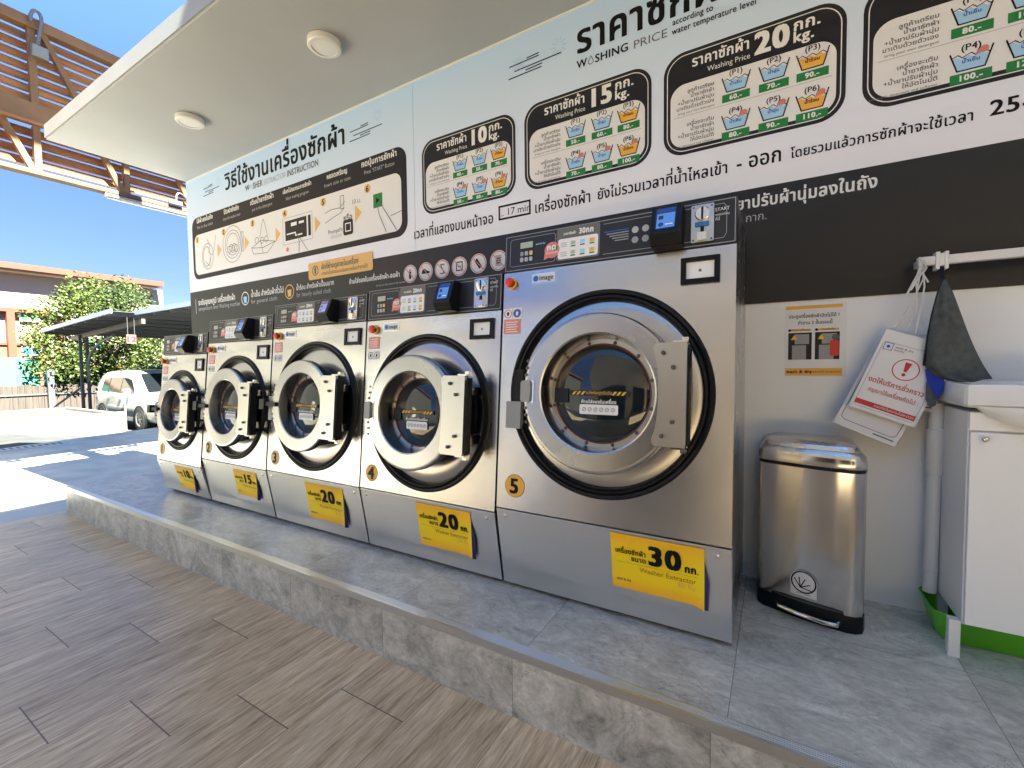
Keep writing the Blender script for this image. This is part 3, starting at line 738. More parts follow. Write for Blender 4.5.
    if lock in ('cover', 'plate'):
        l.prism(fc, rrect(-dr*1.01,-.045*scale,-dr*.87,.045*scale,.012), p, p+.016, GREY_PL); l.prism(fc, rect(-dr*.87,-.048*scale,-dr*.83,.048*scale), p, p+.005, CHROME)
        l.build('door_lock', do, bevel=.002)
        if lock == 'cover':
            MB().prism(fc, rect(-gr-.012,-.165,-gr+.063,-.045), 0, .028, GREY_PL).build('lock_cover', t, bevel=.004)
    else:
        l.prism(fc, rect(-dr-.05,-.013,-dr*.74,.013), p-.002, p+.022, BLACK)
        l.prism(fc, rect(-dr-.085,-.034,-dr-.035,.030), p-.02, p+.03, BLACK)
        l.build('door_handle', do, bevel=.003)
        MB().prism(fc, rect(-dr-.035,-.10,-dr*.93,-.0135), p-.03, p-.004, GREY_PL).prism(fc, rect(-dr-.035,.0135,-dr*.93,.05), p-.03, p-.004, GREY_PL).build('lock_bracket', do, bevel=.002)
    # kick panel
    kk = MB(); ang = [(ys,zs-.003),(1.765,.022),(1.80,.022),(ys+.06,zs-.003)]
    kk.prism(S, ang, x0, x1, STEEL_KICK); ko = kk.build('kick_panel', t, bevel=.002)
    KF = Fr((0,ys,zs),(1,0,0),(0,-(1.765-ys)/(zs-.02),1))
    for xx in (x0+.045,x1-.045): MB().lathe(KF.at(xx,-.035), [(.008,.0),(.008,.003),(.001,.005)], CHROME, 12).build('panel_screw', ko)
    # yellow capacity sheet, its lower right edge curling away
    nx0, nx1, nz0, nz1 = note
    kcs = math.hypot(1, (1.765-ys)/(zs-.02))
    c = MB(); NW = 14; NH = 10; vs = []; f_ = []
    vt, vb = (nz1-zs)*kcs, (nz0-zs)*kcs
    for j in range(NH+1):
        for i in range(NW+1):
            u = i/NW; v = j/NH
            curl = .030*max(0,(u-.86)/.14)**2*max(0,v-.15) + .012*max(0,v-.75)**2*8*(.25)
            vs.append(KF.p(nx0+(nx1-nx0)*u - .012*v*0, vt+(vb-vt)*v, .003+curl))
    for j in range(NH):
        for i in range(NW): a = j*(NW+1)+i; f_.append((a, a+NW+1, a+NW+2, a+1))
    ym = bpy.data.materials.new('yellow sheet'); ym.use_nodes = True
    nt = ym.node_tree; bs = nt.nodes['Principled BSDF']; bs.inputs['Roughness'].default_value = .4
    geo = nt.nodes.new('ShaderNodeNewGeometry'); sxyz = nt.nodes.new('ShaderNodeSeparateXYZ'); nt.links.new(geo.outputs['Position'], sxyz.inputs[0])
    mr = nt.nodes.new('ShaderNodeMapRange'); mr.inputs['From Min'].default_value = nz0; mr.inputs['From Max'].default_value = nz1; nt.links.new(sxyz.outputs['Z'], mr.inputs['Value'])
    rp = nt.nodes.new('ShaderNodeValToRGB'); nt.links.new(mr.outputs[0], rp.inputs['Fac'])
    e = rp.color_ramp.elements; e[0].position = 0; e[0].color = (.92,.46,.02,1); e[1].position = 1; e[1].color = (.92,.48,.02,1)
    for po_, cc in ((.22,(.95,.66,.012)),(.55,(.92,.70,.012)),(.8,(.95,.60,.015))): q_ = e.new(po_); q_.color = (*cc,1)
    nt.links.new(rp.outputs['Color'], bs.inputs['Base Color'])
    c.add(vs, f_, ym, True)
    ex = [(nx1-.004, vt+(vb-vt)*.25), (nx1+.014, vt+(vb-vt)*.25)]
    c.add([KF.p(nx1,vt+(vb-vt)*.20,.004), KF.p(nx1+.016,vt+(vb-vt)*.55,.014), KF.p(nx1+.012,vb-.004,.012), KF.p(nx1-.012,vb-.002,.022), KF.p(nx1-.002,vt+(vb-vt)*.6,.012)], [(0,4,3,2,1)], mat('sheet back', (.03,.03,.22), .5))
    W = nx1-nx0; H = vt-vb; K = KF.at(nx0,vb,.0045)
    c.text(K, 'เครื่องซักผ้า', W*.40, H*.66, W*.125, BLACK_INK, 'R', bold=.02, d=.001, fit=W*.35)
    c.text(K, 'ขนาด', W*.40, H*.545, W*.115, BLACK_INK, 'R', bold=.02, d=.001, fit=W*.17)
    c.text(K, kg, W*.42, H*.545, H*.47, BLACK_INK, bold=.035, d=.001, fit=W*.37)
    c.text(K, 'กก.', W*.80, H*.545, W*.14, BLACK_INK, bold=.03, d=.001, fit=W*.155)
    c.poly(K, rect(W*.06,H*.49,W*.94,H*.494), GREY_INK, .001)
    c.text(K, 'Washer Extractor', W*.92, H*.37, W*.085, mat('brown print', (.34,.18,.01), .5), 'R', d=.001, fit=W*.60)
    c.text(K, kg+' Kg', W*.92, H*.26, W*.085, TAN_INK, 'R', d=.001)
    c.text(K, 'wash & dry', W*.05, H*.15, W*.05, GREY_INK, d=.001, bold=.02, fit=W*.17)
    co = c.build('capacity_sheet', t); co['label'] = 'yellow %s kilogram capacity sheet with curling edge' % kg
    # control panel
    pz0, pz1 = vp+.002, V(ztop); ph = pz1-pz0; q = F
    cp = MB()
    cp.prism(F, rect(x0,pz0,x1,pz1), -.068, .0, PANEL_DK)
    e0 = .0012
    cp.line(F, rect(x0+.006,pz0+.006,x1-.006,pz1-.006), .003, LINE_GREY, e0, True)
    cp.line(F, rrect(x0+w*.03,pz0+ph*.14,x0+w*.265,pz1-ph*.12,.012,3), .0022, LINE_GREY, e0, True)
    cp.line(F, [(x0+w*.49,pz1-ph*.12),(x1-w*.045,pz1-ph*.12),(x1-w*.035,pz1-ph*.2),(x1-w*.035,pz0+ph*.24),(x1-w*.045,pz0+ph*.14),(x0+w*.49,pz0+ph*.14)], .0022, LINE_GREY, e0)
    # price label
    cp.poly(F, rrect(x0+w*.272,pz0+ph*.12,x0+w*.475,pz1-ph*.04,.012), mat('label grey', (.13,.125,.11), .45), e0+.0004)
    cp.poly(F, rrect(x0+w*.280,pz0+ph*.16,x0+w*.467,pz0+ph*.68,.010), PAPER, e0+.001)
    cp.text(F, 'ราคาซักผ้า', x0+w*.305, pz0+ph*.77, ph*.13, WHITE_INK, bold=.02, d=e0+.001, fit=w*.06)
    cp.text(F, kg+'กก', x0+w*.378, pz0+ph*.75, ph*.20, WHITE_INK, bold=.03, d=e0+.001, fit=w*.07)
    for r in range(2):
        for i in range(4):
            bx = x0+w*(.308+.044*i); by = pz0+ph*(.52-.24*r)
            if i == 0:
                for z_ in range(3): cp.poly(F, rect(bx-w*.015,by-ph*.05+ph*.045*z_,bx+w*.015,by-ph*.03+ph*.045*z_), LGREY_INK, e0+.0016)
            else:
                cp.poly(F, rect(bx-w*.011,by-ph*.015,bx+w*.011,by+ph*.075), (CYAN_INK,CYAN_INK,ORANGE_INK)[i-1] if i > 1 else LGREY_INK, e0+.0016); cp.poly(F, rect(bx-w*.011,by-ph*.07,bx+w*.011,by-ph*.035), GREEN_INK, e0+.0016)
    # small printed texts
    if num == 5:
        for z_ in range(5): cp.poly(F, rect(x0+w*(.492+.012*z_),pz0+ph*(.66-.06*z_),x0+w*.598,pz0+ph*(.685-.06*z_)), LINE_GREY if z_ else BLUE_INK, e0)
        for r in range(2):
            for i in range(2): cp.poly(F, circ(w*.014,16,x0+w*(.625+.042*i),pz0+ph*(.62-.24*r)), LGREY_INK if r == 0 else LINE_GREY, e0)
    cp.text(F, 'START', x0+w*.925, pz1-ph*.27, ph*.10, WHITE_INK, d=e0, fit=w*.05); cp.text(F, 'หยอดเหรียญ', x0+w*.925, pz1-ph*.37, ph*.08, WHITE_INK, d=e0, fit=w*.05); cp.text(F, 'ที่นี่', x0+w*.925, pz1-ph*.47, ph*.08, WHITE_INK, d=e0)
    cp.text(F, 'wash & dry', x0+w*.165, pz1-ph*.36, ph*.12, CYAN_INK, d=e0, bold=.02, fit=w*.05)
    po = cp.build('control_panel', t)
    MB().prism(F, rect(x0+w*.085,pz0+ph*.60,x0+w*.150,pz0+ph*.76), .001, .003, mat('lcd', (.42,.46,.36), .25)).build('display', po)
    for r in range(2):
        for i in range(3):
            MB().prism(F, rrect(x0+w*(.086+.024*i),pz0+ph*(.40-.16*r),x0+w*(.102+.024*i),pz0+ph*(.51-.16*r),.003,3), .0, .004, (GREY_PL,LGREY_INK,TAN_INK)[i] if r == 0 else LGREY_INK).build('button', po)
    st = MB(); sf = F.at(x0+w*.250,pz0+ph*.44,.0026)
    st.poly(sf, circ(w*.037,32)+[], PINK_INK, .0); st.poly(sf, [(-w*.035,-w*.004),(-w*.04,-w*.042),(-w*.008,-w*.03)], PINK_INK, -.0003)
    st.text(sf, 'กด', -w*.026, w*.001, w*.036, WHITE_INK, bold=.03, d=.0005); st.poly(sf, circ(w*.012,18,w*.016,w*.006), GREEN_INK, .0006); st.text(sf, 'เพื่อเริ่มซัก', 0, -w*.017, w*.016, WHITE_INK, 'C', d=.0005)
    st.build('round_sticker', po)
    # payment reader: a wedge with a screen
    rw = .105*(.95+.1*(scale-.9)) if num < 5 else .108; rx = x0+w*(.705 if num == 5 else .615 if num > 1 else .585); rh = ph*.92 if num == 5 else ph*.86
    rz = pz0+ph*.02
    prof = [(0,0),(0,rh),(.050,rh),(.085,rh*.28),(.085,rh*.24),(.060,0)]
    a = MB(); RF = Fr(F.p(rx,rz,0), F.n, F.y)
    a.prism(RF, prof, 0, -rw, BLACK)
    ao = a.build('payment_reader', t, bevel=.006)
    d0 = Vector((.050,rh)); d1 = Vector((.085,rh*.28)); up2 = (d0-d1); ul = up2.length; up3 = (F.n*up2.x + F.y*up2.y).normalized()
    SF = Fr(F.p(rx,rz,0)+F.n*d1.x+F.y*d1.y, (1,0,0), up3)
    m = MB(); m.poly(SF, rect(rw*.16,ul*.10,rw*.84,ul*.90), SCREEN, .0015)
    blue = mat('lit screen blue', (.04,.12,.4), .1, emit=((.10,.22,.60), .06)); blue2 = mat('lit screen dark', (.01,.02,.12), .1, emit=((.02,.05,.28), .05))
    m.poly(SF, rect(rw*.20,ul*.14,rw*.80,ul*.68), blue, .002); m.poly(SF, rect(rw*.20,ul*.70,rw*.80,ul*.86), blue2, .002)
    m.poly(SF, rect(rw*.26,ul*.46,rw*.42,ul*.60), SCREEN, .0025); m.poly(SF, circ(rw*.09,14,rw*.35,ul*.27), blue2, .0025); m.poly(SF, rect(rw*.5,ul*.24,rw*.74,ul*.28), WHITE_INK, .0025)
    m.build('screen', ao)
    # coin acceptor
    cw = .078 if num == 5 else .072*scale+.01; cx2 = x0+w*(.882 if num == 5 else .872); ch = ph*.82; cz = pz0+ph*.51
    CF = F.at(cx2,cz)
    a = MB(); a.prism(CF, rrect(-cw/2,-ch/2,cw/2,ch/2,.004,3), 0, .007, STEEL_PLATE)
    for sx in (-1,1):
        for sy in (-1,1): a.lathe(CF.at(sx*cw*.40,sy*ch*.44,.007), [(.004,0),(.003,.002),(.0005,.0025)], DKMETAL, 8)
    co = a.build('coin_acceptor', t, bevel=.001)
    a = MB(); a.lathe(CF.at(0,ch*.25,.007), [(cw*.34,0),(cw*.34,.006),(cw*.30,.008),(.001,.008)], CHROME, 28)
    a.prism(CF.at(0,ch*.25,.007), rect(-.0035,-cw*.29,.0035,cw*.29), .008, .0095, BLACK)
    a.build('coin_slot', co)
    MB().prism(CF, rrect(-cw*.33,-ch*.09,cw*.30,ch*.03,.003,3), .007, .012, mat('coin entry blue', (.03,.16,.42), .25)).build('coin_label', co)
    a = MB(); a.prism(CF.at(0,-ch*.30,.007), rect(-.006,-.02,.006,.028), 0, .004, BLACK); a.prism(CF.at(0,-ch*.36,.007), rect(-.016,-.016,.016,.014), .0, .012, CHROME)
    a.build('return_lever', co)
    # emergency stop
    ez = V(zpan)-.052; ex = x0+ (.042 if num == 5 else .062)
    EF = F.at(ex,ez)
    a = MB().lathe(EF, [(.027,0),(.027,.004),(.018,.005)], YELLOW, 28); a.lathe(EF, [(.013,.004),(.013,.016)], DKMETAL, 16); eo = a.build('emergency_stop', t)
    MB().lathe(EF, [(.013,.014),(.021,.016),(.023,.022),(.021,.030),(.012,.034),(.001,.035)], RED, 28).build('knob', eo)
    # brand plate
    bw, bh = (.122,.050) if num == 5 else (.115,.048); BF = F.at(x0+(.205 if num == 5 else .19),ez+.010)
    a = MB(); a.prism(BF, rrect(-bw/2,-bh/2,bw/2,bh/2,.003,3), 0, .003, CHROME); a.poly(BF, rect(-bw*.46,-bh*.40,bw*.46,bh*.40), mat('plate pale blue', (.62,.68,.70), .3), .0035)
    a.poly(BF, circ(bh*.27,18,-bw*.30,-.001), BLUE_INK, .004); a.text(BF, 'image', -bw*.16, -bh*.2, bh*.62, GREY_INK, bold=.03, d=.004, fit=bw*.58)
    a.build('brand_plate', t)
    # black framed window at the right
    ww, wh = (.135,.100) if num == 5 else (.128*scale+.01,.098); wx = x1-.120 if num == 5 else x1-(.105 if num > 2 else .095); wz = V(zpan)-.085-(.0 if num == 5 else .0)
    WF = F.at(wx,wz)
    a = MB(); o_ = rect(-ww/2,-wh/2,ww/2,wh/2); i_ = rect(-ww*.36,-wh*.31,ww*.36,wh*.33)
    a.ring(WF, o_, i_, .010, WINDOW_BLACK)
    a.add([WF.p(x,y,.010) for x,y in o_]+[WF.p(x,y,0) for x,y in o_], [(0,4,5,1),(1,5,6,2),(2,6,7,3),(3,7,4,0)], WINDOW_BLACK)
    a.add([WF.p(x,y,.010) for x,y in i_]+[WF.p(x,y,.001) for x,y in i_], [(0,1,5,4),(1,2,6,5),(2,3,7,6),(3,0,4,7)], WINDOW_BLACK)
    wo = a.build('tag_window', t)
    a = MB(); a.poly(WF, rect(-ww*.36,-wh*.31,ww*.36,wh*.33), PAPER, .0015); a.poly(WF, circ(.006,12), GREY_INK, .002); a.poly(WF, circ(.003,10,.006,.003), PAPER, .0025)
    a.build('card', wo)
    # warning stickers left of the door
    WF = F.at(x0+(.052 if num == 5 else .062), V(zpan)-(.22 if num == 5 else .135))
    a = MB()
    yo = (.028,-.030) if num == 5 else (-.062,.012)
    for sx in (-1,1):
        c_ = WF.at(sx*.024,yo[0]); a.poly(c_, rect(-.022,-.024,.022,.024), PAPER, .0008)
        a.poly(c_, circ(.019,20), BLUE_INK if sx > 0 and num == 5 else PAPER, .0013); a.ring(c_, circ(.020,20), circ(.0165,20), .0016, RED_INK if sx < 0 and num == 5 else GREY_INK)
        a.poly(c_, [(-.006,-.008),(.004,-.010),(.007,.004),(0,.011),(-.006,.004)], WHITE_INK if sx > 0 and num == 5 else BLACK_INK, .002)
    c_ = WF.at(0,yo[1]); a.poly(c_, rect(-.044,-.036,.044,.030), PINK_INK, .0008)
    for z_ in range(5): a.poly(c_, rect(-.036,-.028+.011*z_,.030-.006*(z_%2),-.024+.011*z_), PAPER, .0013)
    a.build('warning_sticker', t)
    # number sticker
    NF = F.at(x0+(.094 if num == 5 else .087), .110 if num == 5 else .092)
    a = MB(); a.poly(NF, circ(.051 if num == 5 else .047,40), BLACK_INK, .0008)
    a.poly(NF, circ(.049 if num == 5 else .045,40), ORANGE_INK if num > 3 else TAN_INK, .0012); a.text(NF, str(num), 0, -.032, .092, BLACK_INK, 'C', bold=.03, d=.0018)
    a.build('number_sticker', t)
    return t

machine(5,'30',-1.100,-.126,.393,1.646,1.474,-.613,.926,.424,.090,.318,.234,.004,(-.562,-.214,.145,.378),'cover','largest washing machine marked 5 with yellow 30 kilogram sheet beside the bin',1.0)
machine(4,'20',-2.012,-1.112,.366,1.480,1.305,-1.556,.808,.402,.128,.286,.200,.03,(-1.600,-1.252,.112,.345),'plate','washing machine marked 4 with yellow 20 kilogram sheet and grey lock plate, second largest',.98)
machine(3,'20',-2.920,-2.024,.363,1.466,1.306,-2.462,.808,.396,.102,.276,.195,.02,(-2.525,-2.172,.102,.334),'handle','washing machine marked 3 with yellow 20 kilogram sheet and black door handle',.98)
machine(2,'15',-3.770,-2.936,.358,1.410,1.238,-3.340,.766,.368,.087,.276,.190,.005,(-3.352,-3.060,.137,.326),'handle','washing machine marked 2 with yellow 15 kilogram sheet between machines 1 and 3',.94)
machine(1,'10',-4.515,-3.788,.285,1.326,1.160,-4.155,.712,.320,.072,.248,.166,-.015,(-4.222,-3.930,.072,.262),'handle','smallest washing machine marked 1 with yellow 10 kilogram sheet at the far left end',.84)

# ------------------------------------------------------------------ right hand corner: bin, posters, sink
def pedal_bin():
    t = thing('pedal_bin', 'stainless steel pedal bin with a domed lid and black base beside the largest machine', 'bin', (.12,2.25,0))
    arc = [(-.060,2.215),(-.054,2.185),(-.035,2.165),(.015,2.146),(.07,2.127),(.13,2.110),(.19,2.097),(.245,2.089),(.275,2.094),(.295,2.110),(.304,2.140)]
    outline = arc + [(.306,2.37),(.29,2.395),(-.03,2.40),(-.055,2.385)]
    f = Fr((0,0,0),(1,0,0),(0,1,0))
    cxy = Vector((.122,2.24))
    def grow(k): return [((x-cxy.x)*k+cxy.x, (y-cxy.y)*k+cxy.y) for x,y in outline]
    n = len(outline)
    def wall(m, levels, material, cap=False):
        vs = [(x,y,z) for k, z in levels for x,y in grow(k)]
        m.add(vs, [(j*n+i, j*n+(i+1)%n, (j+1)*n+(i+1)%n, (j+1)*n+i) for j in range(len(levels)-1) for i in range(n)], material, True)
        if cap: m.add(vs[-n:], [tuple(range(n))], material, True)
    m = MB(); wall(m, [(1,.062),(1,.625)], BIN_STEEL); m.build('body', t)
    m = MB(); wall(m, [(.995,.0),(1.012,.004),(1.012,.066),(.99,.070)], BLACK)
    m.prism(f, [(-.005,2.150),(.02,2.130),(.10,2.100),(.20,2.078),(.235,2.080),(.235,2.13),(.0,2.18)], .02, .078, BLACK)
    m.build('base', t)
    m = MB(); wall(m, [(1.0,.620),(1.006,.622),(1.006,.634)], BLACK); m.build('seal', t)
    m = MB(); wall(m, [(1.004,.634),(1.008,.640),(1.006,.662),(.985,.680),(.93,.694),(.90,.698)], BIN_STEEL)
    wall(m, [(.90,.698),(.885,.706),(.85,.716),(.70,.727),(.4,.733)], BIN_STEEL, True); m.build('lid', t)
    m = MB(); m.tube([(.015,2.145,.045),(.022,2.112,.040),(.09,2.085,.036),(.17,2.063,.034),(.212,2.060,.036),(.222,2.09,.044)], .009, CHROME); m.build('pedal', t)
    # sticker wrapped on the curved front
    P0 = Vector((.062,2.130,0)); P1 = Vector((.150,2.104,0)); ux = (P1-P0).normalized()
    S = Fr(P0+Vector((0,-.004,.098)), ux, (0,0,1)); W = (P1-P0).length
    m = MB(); m.poly(S, rect(0,0,W,.055)+[], PAPER, 0); m.poly(S, circ(W*.52,32,W*.5,.058), PAPER, .0004); m.ring(S.at(W*.5,.058), circ(W*.49,32), circ(W*.43,32), .001, BLACK_INK)
    for a in (.45,1.1,1.7,2.2): m.line(S, [(W*.38,.035),(W*.38+.036*math.cos(a),.035+.040*math.sin(a))], .004, BLACK_INK, .0012)
    m.line(S, [(W*.38,.035),(W*.80,.030)], .004, BLACK_INK, .0012); m.text(S, 'soft close', W*.5, .008, .012, GREY_INK, 'C', d=.001)
    m.build('sticker', t)
pedal_bin()

def corner():
    # poster
    F = Fr((.148,WY-.002,1.140))
    m = MB(); m.prism(F, rect(-.115,-.163,.115,.163), -.0015, .0005, PAPER)
    m.poly(F, rect(-.112,.143,.100,.158), ORANGE_INK, .001); m.poly(F, rect(-.112,-.158,.102,-.124), ORANGE_INK, .001)
    m.text(F, 'ประตูเครื่องซักผ้าปิดไม่ได้ ?', -.005, .104, .026, BLACK_INK, 'C', bold=.015, d=.001, fit=.19); m.text(F, 'ทำตาม 2 ขั้นตอนนี้', 0, .074, .026, BLACK_INK, 'C', bold=.015, d=.001, fit=.13)
    for sx in (-1,1):
        x = -.005+sx*.051; m.poly(F, rect(x-.042,.044,x+.042,.053), ORANGE_INK, .001); m.poly(F, circ(.006,12,x-.040,.0485), BLACK_INK, .0014)
        m.text(F, 'ดันประตูให้แน่น' if sx < 0 else 'หมุนมือจับ', x+.003, .0455, .012, BLACK_INK, 'C', d=.0014)
        m.poly(F, rect(x-.045,-.085,x+.045,.037), INK_PANEL, .001)
        m.poly(F, rect(x-.030,-.085,x+.024,-.02), LINE_GREY, .0014); m.poly(F, rect(x-.02,-.015,x+.035,.030), GREY_PL, .0014); m.poly(F, [(x-.035,.005),(x-.010,.005),(x-.022,.028)], YELLOW, .0016)
        if sx > 0: m.poly(F, rrect(x+.010,-.07,x+.043,.0,.008), RED, .0018); m.poly(F, circ(.014,14,x+.03,.012), GREY_INK, .002)
    m.text(F, 'wash & dry', -.108, -.146, .02, BLACK_INK, d=.0014, bold=.02); m.text(F, 'หากประตูยังปิดไม่ได้ โทรแจ้งเจ้าหน้าที่', .097, -.144, .018, BLACK_INK, 'R', d=.0014, fit=.13)
    tag(m.build('wall_poster'), 'white poster with orange bars and two small photos on the wall above the bin', 'poster')
    # rail
    t = thing('wall_rail', 'white square rail fixed to the wall above the sink', 'rail', (.8,2.36,1.41))
    MB().box((.470,2.314,1.412),(1.6,2.345,1.445), WHITE_PL).build('bar', t, bevel=.003)
    MB().box((.478,2.345,1.416),(.505,WY,1.441), WHITE_PL).box((1.5,2.345,1.416),(1.53,WY,1.441), WHITE_PL).build('bracket', t)
    m = MB(); m.box((.520,2.306,1.392),(.532,2.352,1.458), WHITE_PL); m.box((.545,2.306,1.392),(.557,2.352,1.458), WHITE_PL); m.box((.53,2.308,1.404),(.547,2.3135,1.452), WHITE_PL); m.build('clip', t, bevel=.002)
    # cords and hanging boards
    c = MB()
    for k, (dx, dy) in enumerate(((0,0),(.006,.004),(-.005,.006))):
        c.tube([(.482+dx,2.320,1.412),(.474+dx*2,2.312,1.36),(.467,2.31-dy,1.31),(.452+dx*3,2.313,1.24),(.426+dx*4,2.318,1.175)], .0028, STRING, 6)
    c.tube([(.486,2.322,1.412),(.490,2.31,1.33),(.480,2.312,1.24),(.468,2.316,1.15)], .0028, STRING, 6)
    c.tube([(.480,2.32,1.40),(.455,2.31,1.345),(.437,2.312,1.30)], .004, STRING, 6); c.tube([(.488,2.315,1.395),(.468,2.306,1.36),(.450,2.31,1.32)], .0035, STRING, 6); c.tube([(.486,2.31,1.375),(.500,2.306,1.345)], .0035, STRING, 6)
    c.tube([(.471,2.306,1.442),(.484,2.300,1.425),(.492,2.306,1.40),(.484,2.312,1.385)], .0045, STRING, 6)
    tag(c.build('white_rope'), 'knotted white cord looped over the left end of the rail', 'cord')
    def board(name, lab, tl, bl, br, y, front):
        o = Vector((bl[0],y,bl[1])); ux = Vector((br[0]-bl[0],0,br[1]-bl[1])); uy = Vector((tl[0]-bl[0],0,tl[1]-bl[1])); W, H = ux.length, uy.length
        uy = uy - ux.normalized()*uy.dot(ux.normalized())
        f = Fr(o, ux, uy+Vector((0,.02,0))); m = MB(); m.prism(f, rect(0,0,W,H), -.003, 0, WHITE_PL if False else PAPER)
        if front:
            m.line(f, rrect(W*.05,H*.04,W*.95,H*.86,.012,4), .002, LGREY_INK, .0006, True)
            m.poly(f, rect(W*.05,H*.065,W*.95,H*.125), RED_INK, .0008); m.text(f, 'ขออภัยในความไม่สะดวก', W*.93, H*.082, .014, WHITE_INK, 'R', d=.0012)
            c_ = f.at(W*.52,H*.60); m.ring(c_, circ(.043,36), circ(.0395,36), .001, RED_INK)
            m.poly(c_, [(-.005,-.008),(.005,-.008),(.011,.029),(-.011,.029)], RED_INK, .001); m.poly(c_, circ(.0065,14,0,-.020), RED_INK, .001)
            m.text(f, 'งดให้บริการชั่วคราว', W*.50, H*.36, .052, RED_INK, 'C', bold=.012, d=.001, fit=W*.82); m.text(f, 'กรุณาใช้เครื่องถัดไป', W*.50, H*.245, .044, RED_INK, 'C', bold=.006, d=.001, fit=W*.70)
            m.line(f.at(W*.14,H*.81), rect(-.014,-.014,.014,.014), .002, BLUE_INK, .001, True); m.poly(f.at(W*.14,H*.81), circ(.006,12), BLUE_INK, .001); m.text(f, 'wash & dry', W*.24, H*.81, .013, GREY_INK, d=.001); m.text(f, 'laundry', W*.24, H*.78, .011, GREY_INK, d=.001)
            m.poly(f, rect(W*.70,H*.90,W*.86,H*.91), LGREY_INK, .001); m.poly(f, rect(W*.70,H*.80,W*.88,H*.81), LGREY_INK, .001)
        else:
            m.line(f, rrect(W*.06,H*.09,W*.94,H*.9,.02,5), .0022, GREY_INK, .0006, True); m.poly(f, rect(W*.62,H*.045,W*.94,H*.06), GREY_INK, .0006)
            if front is None: m.poly(f, rect(W*.05,H*.10,W*.95,H*.16), RED_INK, .0008)
        tag(m.build(name), lab, 'sign', 'boards hanging from the cord')
    board('hanging_sign', 'front hanging white board with red exclamation mark and red bar', (.360,1.182), (.261,.862), (.470,.782), 2.300, True)
    board('hanging_sign', 'rear hanging white board showing its lower end below the front board', (.335,1.09), (.211,.788), (.416,.698), 2.322, False)
    board('hanging_sign', 'hanging white board mostly hidden behind the grey cloth, red strip at its corner', (.39,1.16), (.330,.865), (.541,.840), 2.345, None)
    # cloth
    def cloth():
        t = thing('hanging_cloth', 'dark grey microfibre cloth with a blue underside hanging from the rail clip', 'cloth', (.56,2.31,.9))
        rows = [(1.350,.540,.546),(1.325,.530,.560),(1.28,.522,.574),(1.22,.511,.590),(1.15,.502,.608),(1.08,.496,.630),(1.02,.491,.652),(.985,.520,.668),(.968,.575,.678)]
        n = 16; vs = []; fs = []
        for j, (z, a, b) in enumerate(rows):
            for i in range(n+1):
                u = i/n; vs.append((a+(b-a)*u, 2.296+(.010*math.sin(u*9+j*.4)+.008*math.sin(u*17-j*.7))*(j/8)**.7 - .034*math.sin(math.pi*u)*(j/8)**.6, z + (.02*(1-u) if j > 6 else 0)*0 - .006*math.sin(u*5)*(j/8)))
        for j in range(len(rows)-1):
            for i in range(n): q = j*(n+1)+i; fs.append((q,q+1,q+n+2,q+n+1))
        m = MB().add(vs, fs, CLOTH, True); o = m.build('grey_face', t); s_ = o.modifiers.new('thick','SOLIDIFY'); s_.thickness = .004; ss = o.modifiers.new('sub','SUBSURF'); ss.levels = ss.render_levels = 1
        m = MB().add([(.497,2.305,1.012),(.552,2.295,.990),(.548,2.292,.930),(.530,2.298,.885),(.508,2.306,.935)], [(0,1,2,3,4)], BLUE_CL); o = m.build('blue_underside', t); o.modifiers.new('thick','SOLIDIFY').thickness = .004
        m = MB().add([(.500,2.299,.965),(.512,2.296,.94),(.532,2.293,.905),(.528,2.292,.872),(.512,2.296,.862),(.500,2.300,.895)], [(0,1,2,3,4,5)], CLOTH); o = m.build('folded_tip', t); o.modifiers.new('thick','SOLIDIFY').thickness = .004
        MB().tube([(.541,2.300,1.352),(.531,2.298,1.325),(.522,2.297,1.28),(.511,2.297,1.22),(.502,2.297,1.15),(.496,2.297,1.08),(.491,2.297,1.025)], .004, BLACK, 6).build('edge_trim', t)
        MB().tube([(.541,2.318,1.40),(.540,2.315,1.375),(.542,2.304,1.345)], .006, BLACK, 8).build('hang_loop', t)
    cloth()
    # sink unit
    t = thing('sink_unit', 'white sink cabinet on legs with a ceramic basin at the right edge', 'sink', (.95,2.25,0))
    MB().box((.570,2.112,.120),(1.40,2.415,.868), CAB_WHITE).build('cabinet', t, bevel=.003)
    MB().box((.573,2.094,.128),(.985,2.110,.800), CAB_WHITE).build('door', t, bevel=.003)
    MB().box((.989,2.094,.128),(1.398,2.110,.800), CAB_WHITE).build('door', t, bevel=.003)
    MB().box((.571,2.098,.806),(1.40,2.111,.868), CAB_WHITE).build('top_rail', t, bevel=.002)
    f = Fr((.605,2.094,.780)); MB().lathe(f, [(.004,0),(.004,.012),(.009,.014),(.010,.020),(.006,.024),(.001,.025)], CHROME, 16).build('knob', t)
    for x, y in ((.535,2.100),(1.365,2.100),(.572,2.38),(1.365,2.38)):
        MB().box((x,y,0),(x+.032,y+.032,.135 if y < 2.2 else .121), WHITE_PL).build('leg', t, bevel=.003)
    m = MB(); n = 18
    rim0 = [(.552,2.405),(.552,2.09),(.56,2.078)] + [(.585+.80*i/n, 2.075-.075*math.sin(math.pi*min(1,max(0,(i/n)))) ) for i in range(n+1)] + [(1.41,2.09),(1.41,2.405)]
    k = len(rim0); cx, cy = .98, 2.30
    def lvl(sx, sy, z): return [((x-cx)*sx+cx, (y-cy)*sy+cy, z) for x,y in rim0]
    L = [lvl(.94,.90,.905-.0)] 
    vs = lvl(.985,.97,.885)+lvl(1,1,.895)+lvl(1,1,.955)+lvl(.99,.985,.963)+lvl(.93,.86,.963)+lvl(.90,.80,.945)+lvl(.72,.6,.86)
